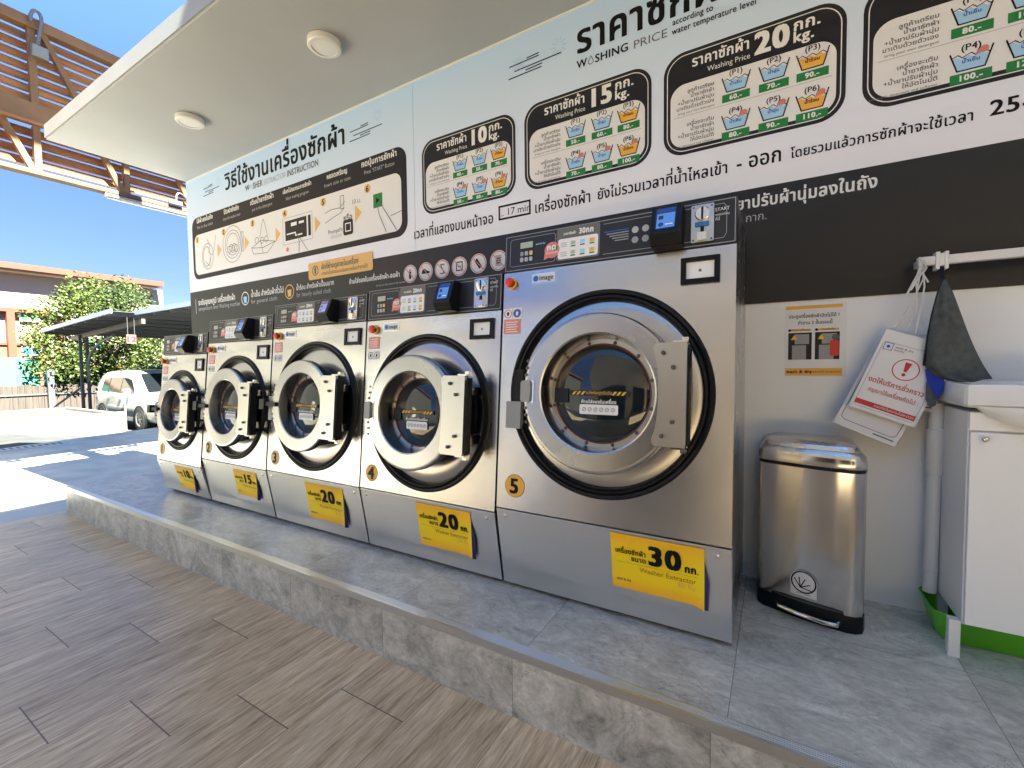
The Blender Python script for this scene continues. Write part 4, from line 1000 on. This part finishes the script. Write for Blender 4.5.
    m.add(vs, [(j*k+i, j*k+(i+1)%k, (j+1)*k+(i+1)%k, (j+1)*k+i) for j in range(6) for i in range(k)], WHITE_GLOSS, True)
    m.add(vs[-k:], [tuple(range(k))], WHITE_GLOSS); m.add(vs[:k], [tuple(range(k))], WHITE_GLOSS)
    # bowed belly under the front rim
    bv = []; bn = 20
    for j in range(6):
        a = j/5
        for i in range(bn+1):
            u = i/bn; x = .575+.83*u; bow = math.sin(math.pi*u)**.6
            z = .890 - (.112*bow)*a; y = 2.072-.078*math.sin(math.pi*u) + .022*a**2.5
            bv.append((x,y,z))
    m.add(bv, [(j*(bn+1)+i, j*(bn+1)+i+1, (j+1)*(bn+1)+i+1, (j+1)*(bn+1)+i) for j in range(5) for i in range(bn)], WHITE_GLOSS, True)
    m.build('basin', t)
    # waste pipe
    t = thing('drain_pipe', 'white plastic waste pipe standing beside the sink cabinet', 'pipe', (.545,2.37,.11))
    MB().tube([(.549,2.375,.875),(.549,2.375,.80),(.547,2.372,.5),(.543,2.368,.115)], .0225, WHITE_PL, 20).build('pipe', t)
    MB().tube([(.549,2.374,.775),(.549,2.374,.770),(.5485,2.374,.598),(.5485,2.374,.592)], [.024,.0275,.0275,.024], WHITE_PL, 20).build('coupling', t)
    m = MB()
    for z in (.18,.20): m.tube([(.5437,2.3685,z),(.5437,2.3685,z+.006)], .0245, WHITE_PL, 20)
    m.build('collar', t)
    # green tray
    f = Fr((0,0,0),(1,0,0),(0,1,0)); n = 5
    def loop(g, z): return [(x,y,z) for x,y in rrect(.545-g,2.205-g,1.25+g,2.40+g*.4,.05,n)]
    k = 4*(n+1); vs = loop(0,.004)+loop(.006,.012)+loop(.030,.110)+loop(.036,.116)+loop(.034,.119)+loop(.026,.112)+loop(.002,.016)
    m = MB().add(vs, [(j*k+i, j*k+(i+1)%k, (j+1)*k+(i+1)%k, (j+1)*k+i) for j in range(6) for i in range(k)], GREEN_PL, True)
    m.add(vs[:k], [tuple(range(k))[::-1]], GREEN_PL); m.add(vs[-k:], [tuple(range(k))], GREEN_PL)
    tag(m.build('drip_tray'), 'bright green plastic tray on the floor under the sink cabinet', 'tray')
corner()

# ------------------------------------------------------------------ timber screen outside
def screen():
    X = -6.30
    t = thing('timber_screen', 'brown timber slatted screen on a lattice frame beyond the canopy', 'slatted screen', (X,2.2,2.95))
    y0, y1 = -1.2, 4.9
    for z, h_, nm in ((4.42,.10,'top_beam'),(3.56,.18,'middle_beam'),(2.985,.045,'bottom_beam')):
        m = MB(); m.box((X-.06,y0,z-h_/2),(X+.05,y1,z+h_/2), WOOD_DK if z > 3.1 else mat('shade darkened beam', (.10,.058,.032), .6, noise=(5,.2)))  # bottom beam colour darkened in place of shade from the sun
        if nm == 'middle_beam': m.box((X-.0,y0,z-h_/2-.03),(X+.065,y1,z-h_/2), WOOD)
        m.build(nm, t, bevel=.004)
    zs = [4.335-.100*i for i in range(7)] + [3.405-.098*i for i in range(4)]
    for i, z in enumerate(zs):
        S = Fr((0,0,0),(1,0,0),(0,0,1)); a = R(18)
        dx, dz = .018, .041
        m = MB(); vs = [(X-.12-dx,y0,z+dz),(X-.12+dx,y0,z-dz),(X-.10+dx,y0,z-dz+.006),(X-.10-dx,y0,z+dz+.006)]
        vs += [(x,y1,zz) for x,_,zz in vs]
        m.add(vs, [(3,2,1,0),(4,5,6,7),(0,1,5,4),(1,2,6,5),(2,3,7,6),(3,0,4,7)], WOOD); m.build('slat', t)
    ys = [1.505+.70*k for k in range(-4,5)]
    for y in ys:
        MB().box((X-.035,y-.028,3.65),(X+.03,y+.028,4.37), WOOD_DK).build('post', t, bevel=.003); MB().box((X-.035,y-.026,3.005),(X+.03,y+.026,3.44), WOOD_DK).build('post', t, bevel=.003)
        MB().beam((X,y+.08,4.37),(X,y+.42,3.63),.05,.05,WOOD_DK).build('brace', t); MB().beam((X,y-.235,3.45),(X,y-.035,3.005),.05,.05,WOOD_DK).build('brace', t)
    g = thing('screen_floodlight', 'small grey floodlight on a bent pipe clipped to the top of the timber screen', 'floodlight', (X+.1,1.5,4.2))
    MB().tube(smooth([(X+.09,1.490,4.40),(X+.09,1.492,4.46),(X+.10,1.508,4.505),(X+.10,1.532,4.515),(X+.11,1.555,4.49),(X+.11,1.560,4.42),(X+.10,1.540,4.29),(X+.10,1.525,4.18)]), .015, GALV, 10).build('bent_pipe', g)
    MB().box((X+.06,1.475,4.075),(X+.13,1.60,4.185), GALV).build('lamp_body', g, bevel=.006)
    MB().box((X+.131,1.485,4.085),(X+.134,1.59,4.175), mat('floodlight face', (.20,.21,.22), .25)).build('lamp_face', g)
    u = thing('tube_light', 'white tube light fixed under the bottom edge of the timber screen', 'tube light', (X,2.4,2.93))
    MB().box((X-.02,2.0,2.925),(X+.05,3.1,2.955), mat('lamp housing', (.30,.30,.30), .5)).build('housing', u, bevel=.004); MB().tube([(X+.015,2.03,2.918),(X+.015,3.07,2.918)], .012, WHITE_GLOSS, 10).build('tube', u)
    v = thing('junction_lamp', 'small white junction box with a looped conduit on the timber screen beside the wall', 'junction box', (X,2.6,3.0))
    MB().box((X+.05,2.58,3.01),(X+.09,2.72,3.06), GALV).build('box', v, bevel=.004)
    MB().tube(smooth([(X+.07,2.66,3.06),(X+.07,2.665,3.13),(X+.07,2.70,3.16),(X+.07,2.76,3.13),(X+.07,2.79,3.06),(X+.07,2.80,3.0)]), .010, GALV, 8).build('conduit', v)
screen()

# ------------------------------------------------------------------ parking lot
def lot():
    # planter
    t = thing('planter_wall', 'long low white planter box standing in the sunlit parking lot', 'planter', (-18,3.4,GZ))
    T = -.188
    MB().box((-16.42,-4,GZ-.1),(-16.3,5.39,T), PLANTER).build('front_wall', t, bevel=.01)
    MB().box((-20.2,5.10,GZ-.1),(-16.425,5.22,T), PLANTER).build('end_wall', t, bevel=.01)
    MB().box((-20.2,-4,GZ-.1),(-20.05,5.095,T), PLANTER).build('back_wall', t, bevel=.01)
    MB().box((-20.04,-4,GZ-.1),(-16.43,5.09,T-.07), SOIL).build('fill', t)
    m = MB().box((-16.30,5.385,GZ),(-16.26,5.425,.15), YELLOW if False else PLANTER); tag(m.build('marker_post', bevel=.004), 'thin pale marker post at the right end of the planter', 'post')
    # fence
    t = thing('board_fence', 'weathered brown board fence with a dark rail at the back of the lot', 'fence', (-27,6,GZ))
    m = MB(); y = -6.0
    while y < 16:
        w = random.uniform(.16,.22); z = .40+random.uniform(-.03,.03); m.box((-27.0-random.uniform(0,.03),y,GZ-.1),(-26.96,y+w-.012,z), FENCEW); y += w
    m.build('boards', t); MB().box((-26.955,-6,-.02),(-26.90,16,.05), DARK_STEEL).build('rail', t)
    m = MB(); m.box((-26.85,6.30,GZ-.1),(-26.68,6.50,1.05), GALV); tag(m.build('grey_post', bevel=.01), 'square grey post standing in front of the board fence', 'post')
    m = MB(); m.box((-29.1,-4,GZ),(-29,6.6,1.62), MINT)
    for k in range(14): m.box((-29.0,-4+.76*k,GZ),(-28.96,-3.94+.76*k,1.60), MINT)
    tag(m.build('mint_hoarding'), 'mint green hoarding behind the board fence', 'hoarding')
    m = MB(); m.box((-28.8,6.66,GZ),(-28.7,9.3,1.10), BLUEP)
    for k in range(4): m.box((-28.7,6.7+.65*k,GZ),(-28.67,6.75+.65*k,1.10), BLUEP)
    tag(m.build('blue_hoarding'), 'bright blue hoarding behind the board fence next to the tree', 'hoarding')
    m = MB(); m.box((-28.5,9.6,GZ),(-27.5,13.5,1.15), PALEBL); m.prism(Fr((0,9.5,0),(1,0,0),(0,0,1)), [(-28.7,1.15),(-27.3,1.15),(-28,1.45)], -4.2, 0, PALEBL)
    tag(m.build('pale_shed'), 'pale blue shed behind the parked car', 'shed')
    # car
    car()
    carport('carport', 'dark steel carport with ribbed roof over the parked car', -23.6, -17.15, 5.5, 16, 2.50, 2.79, (6.3,10.3,14.3))
    carport('carport', 'second carport roof nearer the shop, its pale edge above the first one', -16.9, -10.5, 6.0, 16, 2.76, 2.79, (8.5,12.5))
    t = thing('bay_sign', 'small pink sign reading 12 hanging from the carport roof', 'sign', (-17,5.9,1.83))
    f = Fr((-17.0,5.885,1.96),(0,1,0),(0,0,1))
    MB().prism(f, rect(-.12,-.135,.12,.135), -.02, 0, mat('sign pink', (.22,.10,.09), .6)).build('plate', t); MB().text(f, '12', 0, -.085, .24, RED_INK, 'C', bold=.04, d=.004).build('digits', t)
    MB().tube([(-17.0,5.80,2.09),(-17.0,5.80,2.62)], .008, DARK_STEEL, 6).tube([(-17.0,5.97,2.09),(-17.0,5.97,2.62)], .008, DARK_STEEL, 6).build('hanger', t)

def carport(name, lab, xa, xb, y0, y1, za, zb, frames):
    t = thing(name, lab, 'carport', ((xa+xb)/2,y0,GZ), 'carports in the parking lot')
    sl = (zb-za)/(xb-xa)
    m = MB()
    n = 40
    vs = []; k = 2*n+1
    for i in range(k):
        x = xa+(xb-xa)*i/(k-1); z = za+sl*(x-xa)+(.02 if i % 2 else 0); vs += [(x,y0,z),(x,y1,z)]
    m.add(vs, [(2*i,2*i+2,2*i+3,2*i+1) for i in range(k-1)], ROOF_SHEET); o = m.build('roof_sheet', t); o.modifiers.new('thick','SOLIDIFY').thickness = .01
    MB().beam((xa,y0-.02,za+.0),(xb,y0-.02,zb+.0),.05,.13,ROOF_EDGE).build('roof_edge', t)
    for i in range(7):
        x = xa+.15+(xb-xa-.3)*i/6; z = za+sl*(x-xa)-.075
        MB().box((x-.03,y0+.01,z-.05),(x+.03,y1,z+.05), DARK_STEEL).build('purlin', t)
    for y in frames:
        px = -22.5 if xa < -20 else -12.4
        MB().beam((xa+.1,y,za-.24),(xb-.1,y,zb-.24),.10,.16,DARK_STEEL).build('rafter', t)
        MB().tube([(px,y-.07,GZ),(px,y-.07,za-.15)], .055, DARK_STEEL, 10).tube([(px+.0,y+.12,GZ),(px+.0,y+.12,za-.15)], .055, DARK_STEEL, 10).build('post', t)
        MB().tube(smooth([(px+.05,y+.10,.6),(px+.08,y+.10,1.2),(px+.45,y+.1,1.65),(px+1.3,y+.1,2.0),(px+2.6,y+.1,2.22)]), .05, GALV, 8).build('curved_brace', t)
        MB().beam((px-.1,y-.1,.35),(px-1.6,y-.6,-.5),.05,.05,DARK_STEEL).build('stay', t)

def car():
    t = thing('parked_car', 'white people carrier parked under the carport, facing the shop', 'car', (-17.1,6.5,GZ))
    # x forward from the rear bumper; the near side is at y = 5.62
    xr = -19.42; Lc = 4.68; yc = 6.52; hw = .90
    def loft(secs, m, material):
        # secs: (x, [(half width, z)...]) from sill up to the centre line
        n = len(secs[0][1]); vs = []
        for x, pr in secs:
            vs += [(x,yc-w_,GZ+z) for w_,z in pr] + [(x,yc+w_,GZ+z) for w_,z in reversed(pr)]
        k = 2*n
        m.add(vs, [(j*k+i, j*k+i+1, (j+1)*k+i+1, (j+1)*k+i) for j in range(len(secs)-1) for i in range(k-1)], material, True)
        m.add(vs[:k], [tuple(range(k))], material); m.add(vs[-k:], [tuple(range(k))[::-1]], material)
    def sec(x, w, zb, belt, crown): return (xr+x, [(w*.90,zb),(w*.985,zb+.12),(w,zb+.35),(w*.985,belt-.06),(w*.94,belt),(w*.5,crown),(.001,crown+.01)])
    b = MB()
    loft([sec(0,.80,.42,.98,1.0),sec(.08,.86,.32,1.02,1.05),sec(.5,.90,.26,1.04,1.06),sec(1.6,.905,.24,1.03,1.06),sec(3.0,.905,.24,1.00,1.06),sec(3.45,.90,.24,.99,1.08),sec(4.0,.885,.24,.93,1.03),sec(4.35,.86,.25,.85,.96),sec(4.56,.80,.27,.76,.86),sec(4.66,.70,.34,.66,.72)], b, CAR_W)
    # cabin
    def cab(x, w, z): return (xr+x, w, GZ+z)
    base = [(.10,.84,1.00),(.10,-.84,1.00),(3.62,-.80,1.05),(3.62,.80,1.05)]
    st = [(.12,.80,.80,1.30),(.28,.83,.70,1.60),(.55,.84,.66,1.70),(1.4,.85,.66,1.745),(2.2,.85,.65,1.72),(2.70,.85,.62,1.62),(3.20,.84,.66,1.34),(3.62,.80,.78,1.06)]
    secs = [(xr+x, [(wb,1.0),(wb*.98,1.03),(wt+(wb-wt)*.25,1.03+(zt-1.03)*.75),(wt,zt-.015),(wt*.85,zt+.01),(.001,zt+.025)]) for x,wb,wt,zt in st]
    loft(secs, b, CAR_W)
    body = b.build('body', t)
    # side glass (near side and far side)
    for s in (-1,1):
        def P(x, z):
            # outside surface of the cabin at height z
            import bisect
            xs = [q[0] for q in st]; i = max(0,min(len(st)-2, bisect.bisect(xs,x)-1)); a = (x-xs[i])/(xs[i+1]-xs[i]); wb = st[i][1]+(st[i+1][1]-st[i][1])*a; wt = st[i][2]+(st[i+1][2]-st[i][2])*a; zt = st[i][3]+(st[i+1][3]-st[i][3])*a
            k = max(0,min(1,(z-1.03)/((zt-1.03)*.75))); w_ = wb*.98+(wt+(wb-wt)*.25-wb*.98)*k
            return (xr+x, yc+s*(w_+.008), GZ+z)
        for pts in ([(.42,1.09),(1.02,1.08),(1.02,1.52),(.52,1.50)],[(1.08,1.08),(1.92,1.06),(1.92,1.52),(1.08,1.53)],[(1.98,1.06),(2.98,1.05),(2.92,1.14),(2.55,1.44),(2.3,1.51),(1.98,1.52)]):
            MB().add([P(*q) for q in pts], [tuple(range(len(pts)))], CAR_GL).build('side_window', t)
        for x in (1.03,1.95): MB().add([P(x-.02,1.05),P(x+.045,1.05),P(x+.045,1.52),P(x-.02,1.52)], [(0,1,2,3)], BLACK).build('pillar', t)
        m = MB().box((xr+2.82,yc+s*.90-.01,GZ+1.04),(xr+2.98,yc+s*1.06+.0,GZ+1.20), CAR_W); m.build('mirror', t, bevel=.03)
        for x in (1.20,2.10): MB().box((xr+x,yc+s*.915-.015,GZ+.86),(xr+x+.18,yc+s*.915+.015,GZ+.89), CHROME).build('door_handle', t)
        for x in (.72,3.46):
            f = Fr((xr+x,yc+s*.82,GZ+.325),(1,0,0) if s < 0 else (-1,0,0),(0,0,1))
            MB().lathe(f, [(.39,.0),(.39,.088),(.33,.088)], BLACK, 32).build('wheel_arch', t)
            wo = MB().lathe(f, [(.20,-.10),(.30,-.10),(.325,-.07),(.325,.07),(.31,.095),(.225,.10),(.215,.08)], TYRE, 36).build('wheel', t)
            m = MB().lathe(f, [(.222,.085),(.21,.095),(.19,.07)], RIM, 32); m.lathe(f, [(.19,.05),(.02,.05)], BLACK, 32)
            for k in range(7):
                g = f.at(0,0,.085,2*math.pi*k/7); m.prism(g, [(.02,-.022),(.20,-.016),(.20,.016),(.02,.022)], -.02, .0, RIM)
            m.build('rim', wo)
        m = MB(); m.add([(xr+4.60,yc+s*.48,GZ+.80),(xr+4.57,yc+s*.78,GZ+.83),(xr+4.32,yc+s*.868,GZ+.84),(xr+4.30,yc+s*.872,GZ+.74),(xr+4.58,yc+s*.80,GZ+.69),(xr+4.655,yc+s*.52,GZ+.70)], [(0,1,2,3,4,5)], LAMP_GL); o = m.build('headlight', t); o.modifiers.new('thick','SOLIDIFY').thickness = -.02
        MB().add([(xr+4.66,yc+s*.55,GZ+.52),(xr+4.60,yc+s*.80,GZ+.55),(xr+4.60,yc+s*.80,GZ+.40),(xr+4.675,yc+s*.56,GZ+.40)], [(0,1,2,3)], BLACK).build('fog_lamp_recess', t)
    # windscreen
    MB().add([(xr+3.60,yc-.70,GZ+1.095),(xr+3.60,yc+.70,GZ+1.095),(xr+3.215,yc+.64,GZ+1.365),(xr+2.77,yc+.56,GZ+1.64),(xr+2.77,yc-.56,GZ+1.64),(xr+3.215,yc-.64,GZ+1.365)], [(0,1,2,5),(5,2,3,4)], CAR_GL).build('windscreen', t)
    MB().box((xr+4.60,yc-.48,GZ+.52),(xr+4.70,yc+.48,GZ+.70), BLACK).build('grille', t, bevel=.02)
    MB().box((xr+4.56,yc-.62,GZ+.28),(xr+4.70,yc+.62,GZ+.40), BLACK).build('lower_intake', t, bevel=.02)
    MB().box((xr+4.70,yc-.17,GZ+.42),(xr+4.715,yc+.17,GZ+.52), PAPER).build('number_plate', t)
    MB().box((xr+.9,yc-.90,GZ+.24),(xr+3.05,yc-.87,GZ+.32), CAR_W).build('side_skirt', t)

def leaves(m, cx, cy, cz, rx, ry, rz, n, size, seed, mats, clumps=26):
    rnd = random.Random(seed); cl = []
    while len(cl) < clumps:
        p = Vector((rnd.uniform(-1,1),rnd.uniform(-1,1),rnd.uniform(-1,1)))
        if .25 < p.length < .95: cl.append((p, rnd.uniform(.20,.36), rnd.random()))
    for i in range(n):
        c, r, tone = cl[rnd.randrange(clumps)]
        d = Vector((rnd.gauss(0,1),rnd.gauss(0,1),rnd.gauss(0,1))).normalized()*r*(rnd.random()**.45)
        p = c+d; P = Vector((cx+p.x*rx, cy+p.y*ry, cz+p.z*rz))
        u = Vector((rnd.gauss(0,1),rnd.gauss(0,1),rnd.gauss(0,.6))).normalized(); v = u.cross(Vector((rnd.gauss(0,1),rnd.gauss(0,1),rnd.gauss(0,1)))).normalized()
        s_ = size*rnd.uniform(.6,1.4)
        q = tone+rnd.uniform(-.35,.35)
        m.add([P-u*s_, P+v*s_*.55, P+u*s_, P-v*s_*.55], [(0,1,2,3)], mats[0] if q > .55 else mats[1] if q > .15 else mats[2])

def tree(name, lab, x, y, zc, rx, ry, rz, n, size, seed, mats=(LEAF_A,LEAF_B,LEAF_C), clumps=26):
    t = thing(name, lab, 'tree' if 'tree' in name else 'shrub', (x,y,GZ))
    m = MB(); m.tube([(x,y,GZ-.05),(x+.05,y-.03,GZ+1.2),(x-.05,y+.05,zc-rz*.3),(x,y,zc+rz*.4)], [.17,.13,.10,.04], BARK, 10)
    rnd = random.Random(seed+1)
    for k in range(9):
        a = k*2.4; z0 = zc-rz*.5+rz*.09*k
        m.tube([(x,y,z0),(x+rx*.35*math.cos(a),y+ry*.35*math.sin(a),z0+rz*.22),(x+rx*.75*math.cos(a),y+ry*.75*math.sin(a),z0+rz*.42)], [.06,.04,.012], BARK, 6)
    m.build('trunk', t)
    c = MB(); leaves(c, x, y, zc, rx, ry, rz, n, size, seed, mats, clumps); c.build('crown', t)

def building():
    t = thing('apartment_building', 'cream and terracotta apartment building beyond the fence', 'building', (-36,6,GZ))
    MB().box((-46,-26,GZ),(-36,14.3,6.35), CREAM).build('wall', t)
    m = MB(); m.box((-46.5,-27,6.45),(-34.9,13.95,6.75), TERRA); m.build('roof', t)
    MB().box((-46.2,-26.5,6.352),(-35.2,13.6,6.447), CREAM).build('eaves', t)
    MB().box((-35.995,-26,GZ),(-35.9,14,1.45), ORANGE_W).build('ground_storey', t)
    MB().box((-35.995,-26,4.22),(-35.55,9.3,4.42), TERRA).build('ledge', t); MB().box((-35.995,-26,2.42),(-35.75,9.0,2.56), TERRA).build('ledge', t)
    MB().box((-35.895,2.0,1.46),(-35.86,8.7,2.41), ORANGE_W).build('spandrel', t)
    for y in (3.35,5.15,6.95,8.85): MB().box((-35.898,y,GZ),(-35.5,y+.30,4.215), TERRA).build('pillar', t)
    for y in (3.95,5.75,7.55,10.3,12.2):
        for z0, z1 in ((3.82,4.20),(1.92,2.32)):
            if y > 9.5: z0 += .4; z1 += .5
            f = MB().box((-35.895,y-.06,z0-.06),(-35.80,y+.72,z1+.06), PAPER).build('window', t)
            MB().box((-35.80,y,z0),(-35.79,y+.31,z1), TEALGL).box((-35.80,y+.36,z0),(-35.79,y+.67,z1), TEALGL).build('pane', f)
lot()
tree('leafy_tree', 'tall leafy green tree behind the carport hiding half of the apartment building', -27.8, 8.6, 2.45, 2.6, 2.75, 2.75, 30000, .070, 3, clumps=80)
tree('shrub', 'dark low shrub behind the white car windscreen', -24.5, 10.6, .75, .8, 1.1, .95, 2200, .075, 9, (LEAF_B,LEAF_C,LEAF_C), 14)
building()

# ------------------------------------------------------------------ unseen neighbours beside and behind the camera, several added to shade
def surroundings():
    m = MB(); m.box((2.62,-1.2,FZ),(2.82,WY+.2,4.2), GREYWALL); tag(m.build('side_wall'), 'grey side wall closing the right end of the washing area', 'wall')
    t = thing('shade_neighbour', 'unseen tall grey building added at the right to shade the shop floor', 'building', (8,0,FZ))
    MB().box((2.84,-1.9,GZ),(14,9,9.2), GREYWALL).build('wall', t)  # added out of view to keep direct sun off the shop floor
    for y in (-.9,1.6,4.0):
        for z in (3.2,6.2): f = MB().box((2.80,y,z),(2.84,y+1.3,z+1.4), PAPER).build('window', t); MB().box((2.79,y+.08,z+.08),(2.80,y+1.22,z+1.32), CAR_GL).build('pane', f)
    MB().box((2.84,-5.1,3.3),(3.14,-1.91,6.6), GREYWALL).build('shade_panel', t)  # unseen panel added to shade the ground mirrored in the largest machine
    t = thing('bounce_annex', 'unseen annex block added to bounce sunlight onto the machines', 'building', (-13,-7,FZ))
    MB().box((-16,-15,GZ),(-10.6,.9,5.2), mat('bounce wall render', (.085,.08,.072), .8, noise=(.6,.1))).build('wall', t); MB().box((-16.2,-15.2,5.2),(-10.3,1.1,5.4), TERRA).build('roof', t)  # added out of view as a sunlit bounce surface
    MB().box((-10.6,-7,FZ),(-10.55,-5.9,1.9), GREYWALL).build('door', t)
    t = thing('opposite_shop', 'grey shop building facing the washing machines across the walkway', 'building', (3,-8,FZ))
    MB().box((-4.0,-13,FZ-.3),(14,-5.2,5.8), SHADEWALL).build('wall', t)
    for x in (-3.2,-.4,2.4): f = MB().box((x,-5.2,FZ),(x+2.2,-5.15,2.3), DARK_STEEL).build('shopfront', t); MB().box((x+.08,-5.15,FZ+.1),(x+2.12,-5.14,2.2), CAR_GL).build('pane', f)
    t = thing('shade_slab', 'unseen slab on a post added above the forecourt to shade the timber screen', 'shade slab', (-2.2,-5,GZ))
    MB().box((-3.9,.6,8.1),(-1.62,6.5,8.4), GREYWALL).build('beam', t)  # added out of view; casts shade on the screen and forecourt
    for y in (6.0,): MB().box((-2.4,y,GZ),(-2.1,y+.3,8.1), GREYWALL).build('post', t)
surroundings()

COL.objects.unlink(_ob); bpy.data.objects.remove(_ob)
# ------------------------------------------------------------------ light
w = bpy.data.worlds.new('World'); scene.world = w; w.use_nodes = True
nt = w.node_tree; bg = nt.nodes['Background']; sky = nt.nodes.new('ShaderNodeTexSky'); sky.sky_type = 'NISHITA'; sky.sun_disc = False
SUN = Vector((.69,-.081,.72)).normalized()
sky.sun_elevation = math.asin(SUN.z); sky.sun_rotation = math.atan2(SUN.x, SUN.y); sky.altitude = 2500; sky.air_density = 1.0; sky.dust_density = .0; sky.ozone_density = 2.5
tcw = nt.nodes.new('ShaderNodeTexCoord'); sxw = nt.nodes.new('ShaderNodeSeparateXYZ'); nt.links.new(tcw.outputs['Generated'], sxw.inputs[0])
rpw = nt.nodes.new('ShaderNodeValToRGB'); nt.links.new(sxw.outputs['Z'], rpw.inputs['Fac'])
ew = rpw.color_ramp.elements; ew[0].position = 0; ew[0].color = (.265,.235,.35,1); ew[1].position = .6; ew[1].color = (.95,.98,1,1)
for p_, c_ in ((.15,(.28,.258,.37)),(.30,(.34,.345,.50)),(.43,(.47,.52,.75))): q_ = ew.new(p_); q_.color = (*c_,1)
mw = nt.nodes.new('ShaderNodeMix'); mw.data_type = 'RGBA'; mw.blend_type = 'MULTIPLY'; mw.inputs['Factor'].default_value = 1   # clear deep-blue air near the horizon
nt.links.new(sky.outputs[0], mw.inputs['A']); nt.links.new(rpw.outputs['Color'], mw.inputs['B']); nt.links.new(mw.outputs['Result'], bg.inputs['Color']); bg.inputs['Strength'].default_value = .055
sl = bpy.data.lights.new('sun', 'SUN'); sl.energy = 4.8; sl.angle = R(.5); sl.color = (1,.955,.88)
so = bpy.data.objects.new('sun', sl); COL.objects.link(so); so.rotation_euler = SUN.to_track_quat('Z','Y').to_euler(); so.location = (10,-2,12)
scene.view_settings.view_transform = 'Standard'; scene.view_settings.look = 'None'; scene.view_settings.gamma = 1; scene.view_settings.use_curve_mapping = False
scene.view_settings.exposure = 3.5
scene.view_settings.use_white_balance = True; scene.view_settings.white_balance_temperature = 6700; scene.view_settings.white_balance_tint = -3

scene.render.engine = 'CYCLES'
scene.cycles.max_bounces = 8; scene.cycles.diffuse_bounces = 5; scene.cycles.glossy_bounces = 4; scene.cycles.sample_clamp_indirect = 6
scene.cycles.caustics_reflective = False; scene.cycles.caustics_refractive = False
try:
    scene.cycles.use_denoising = True; scene.cycles.denoiser = 'OPENIMAGEDENOISE'
except Exception: pass
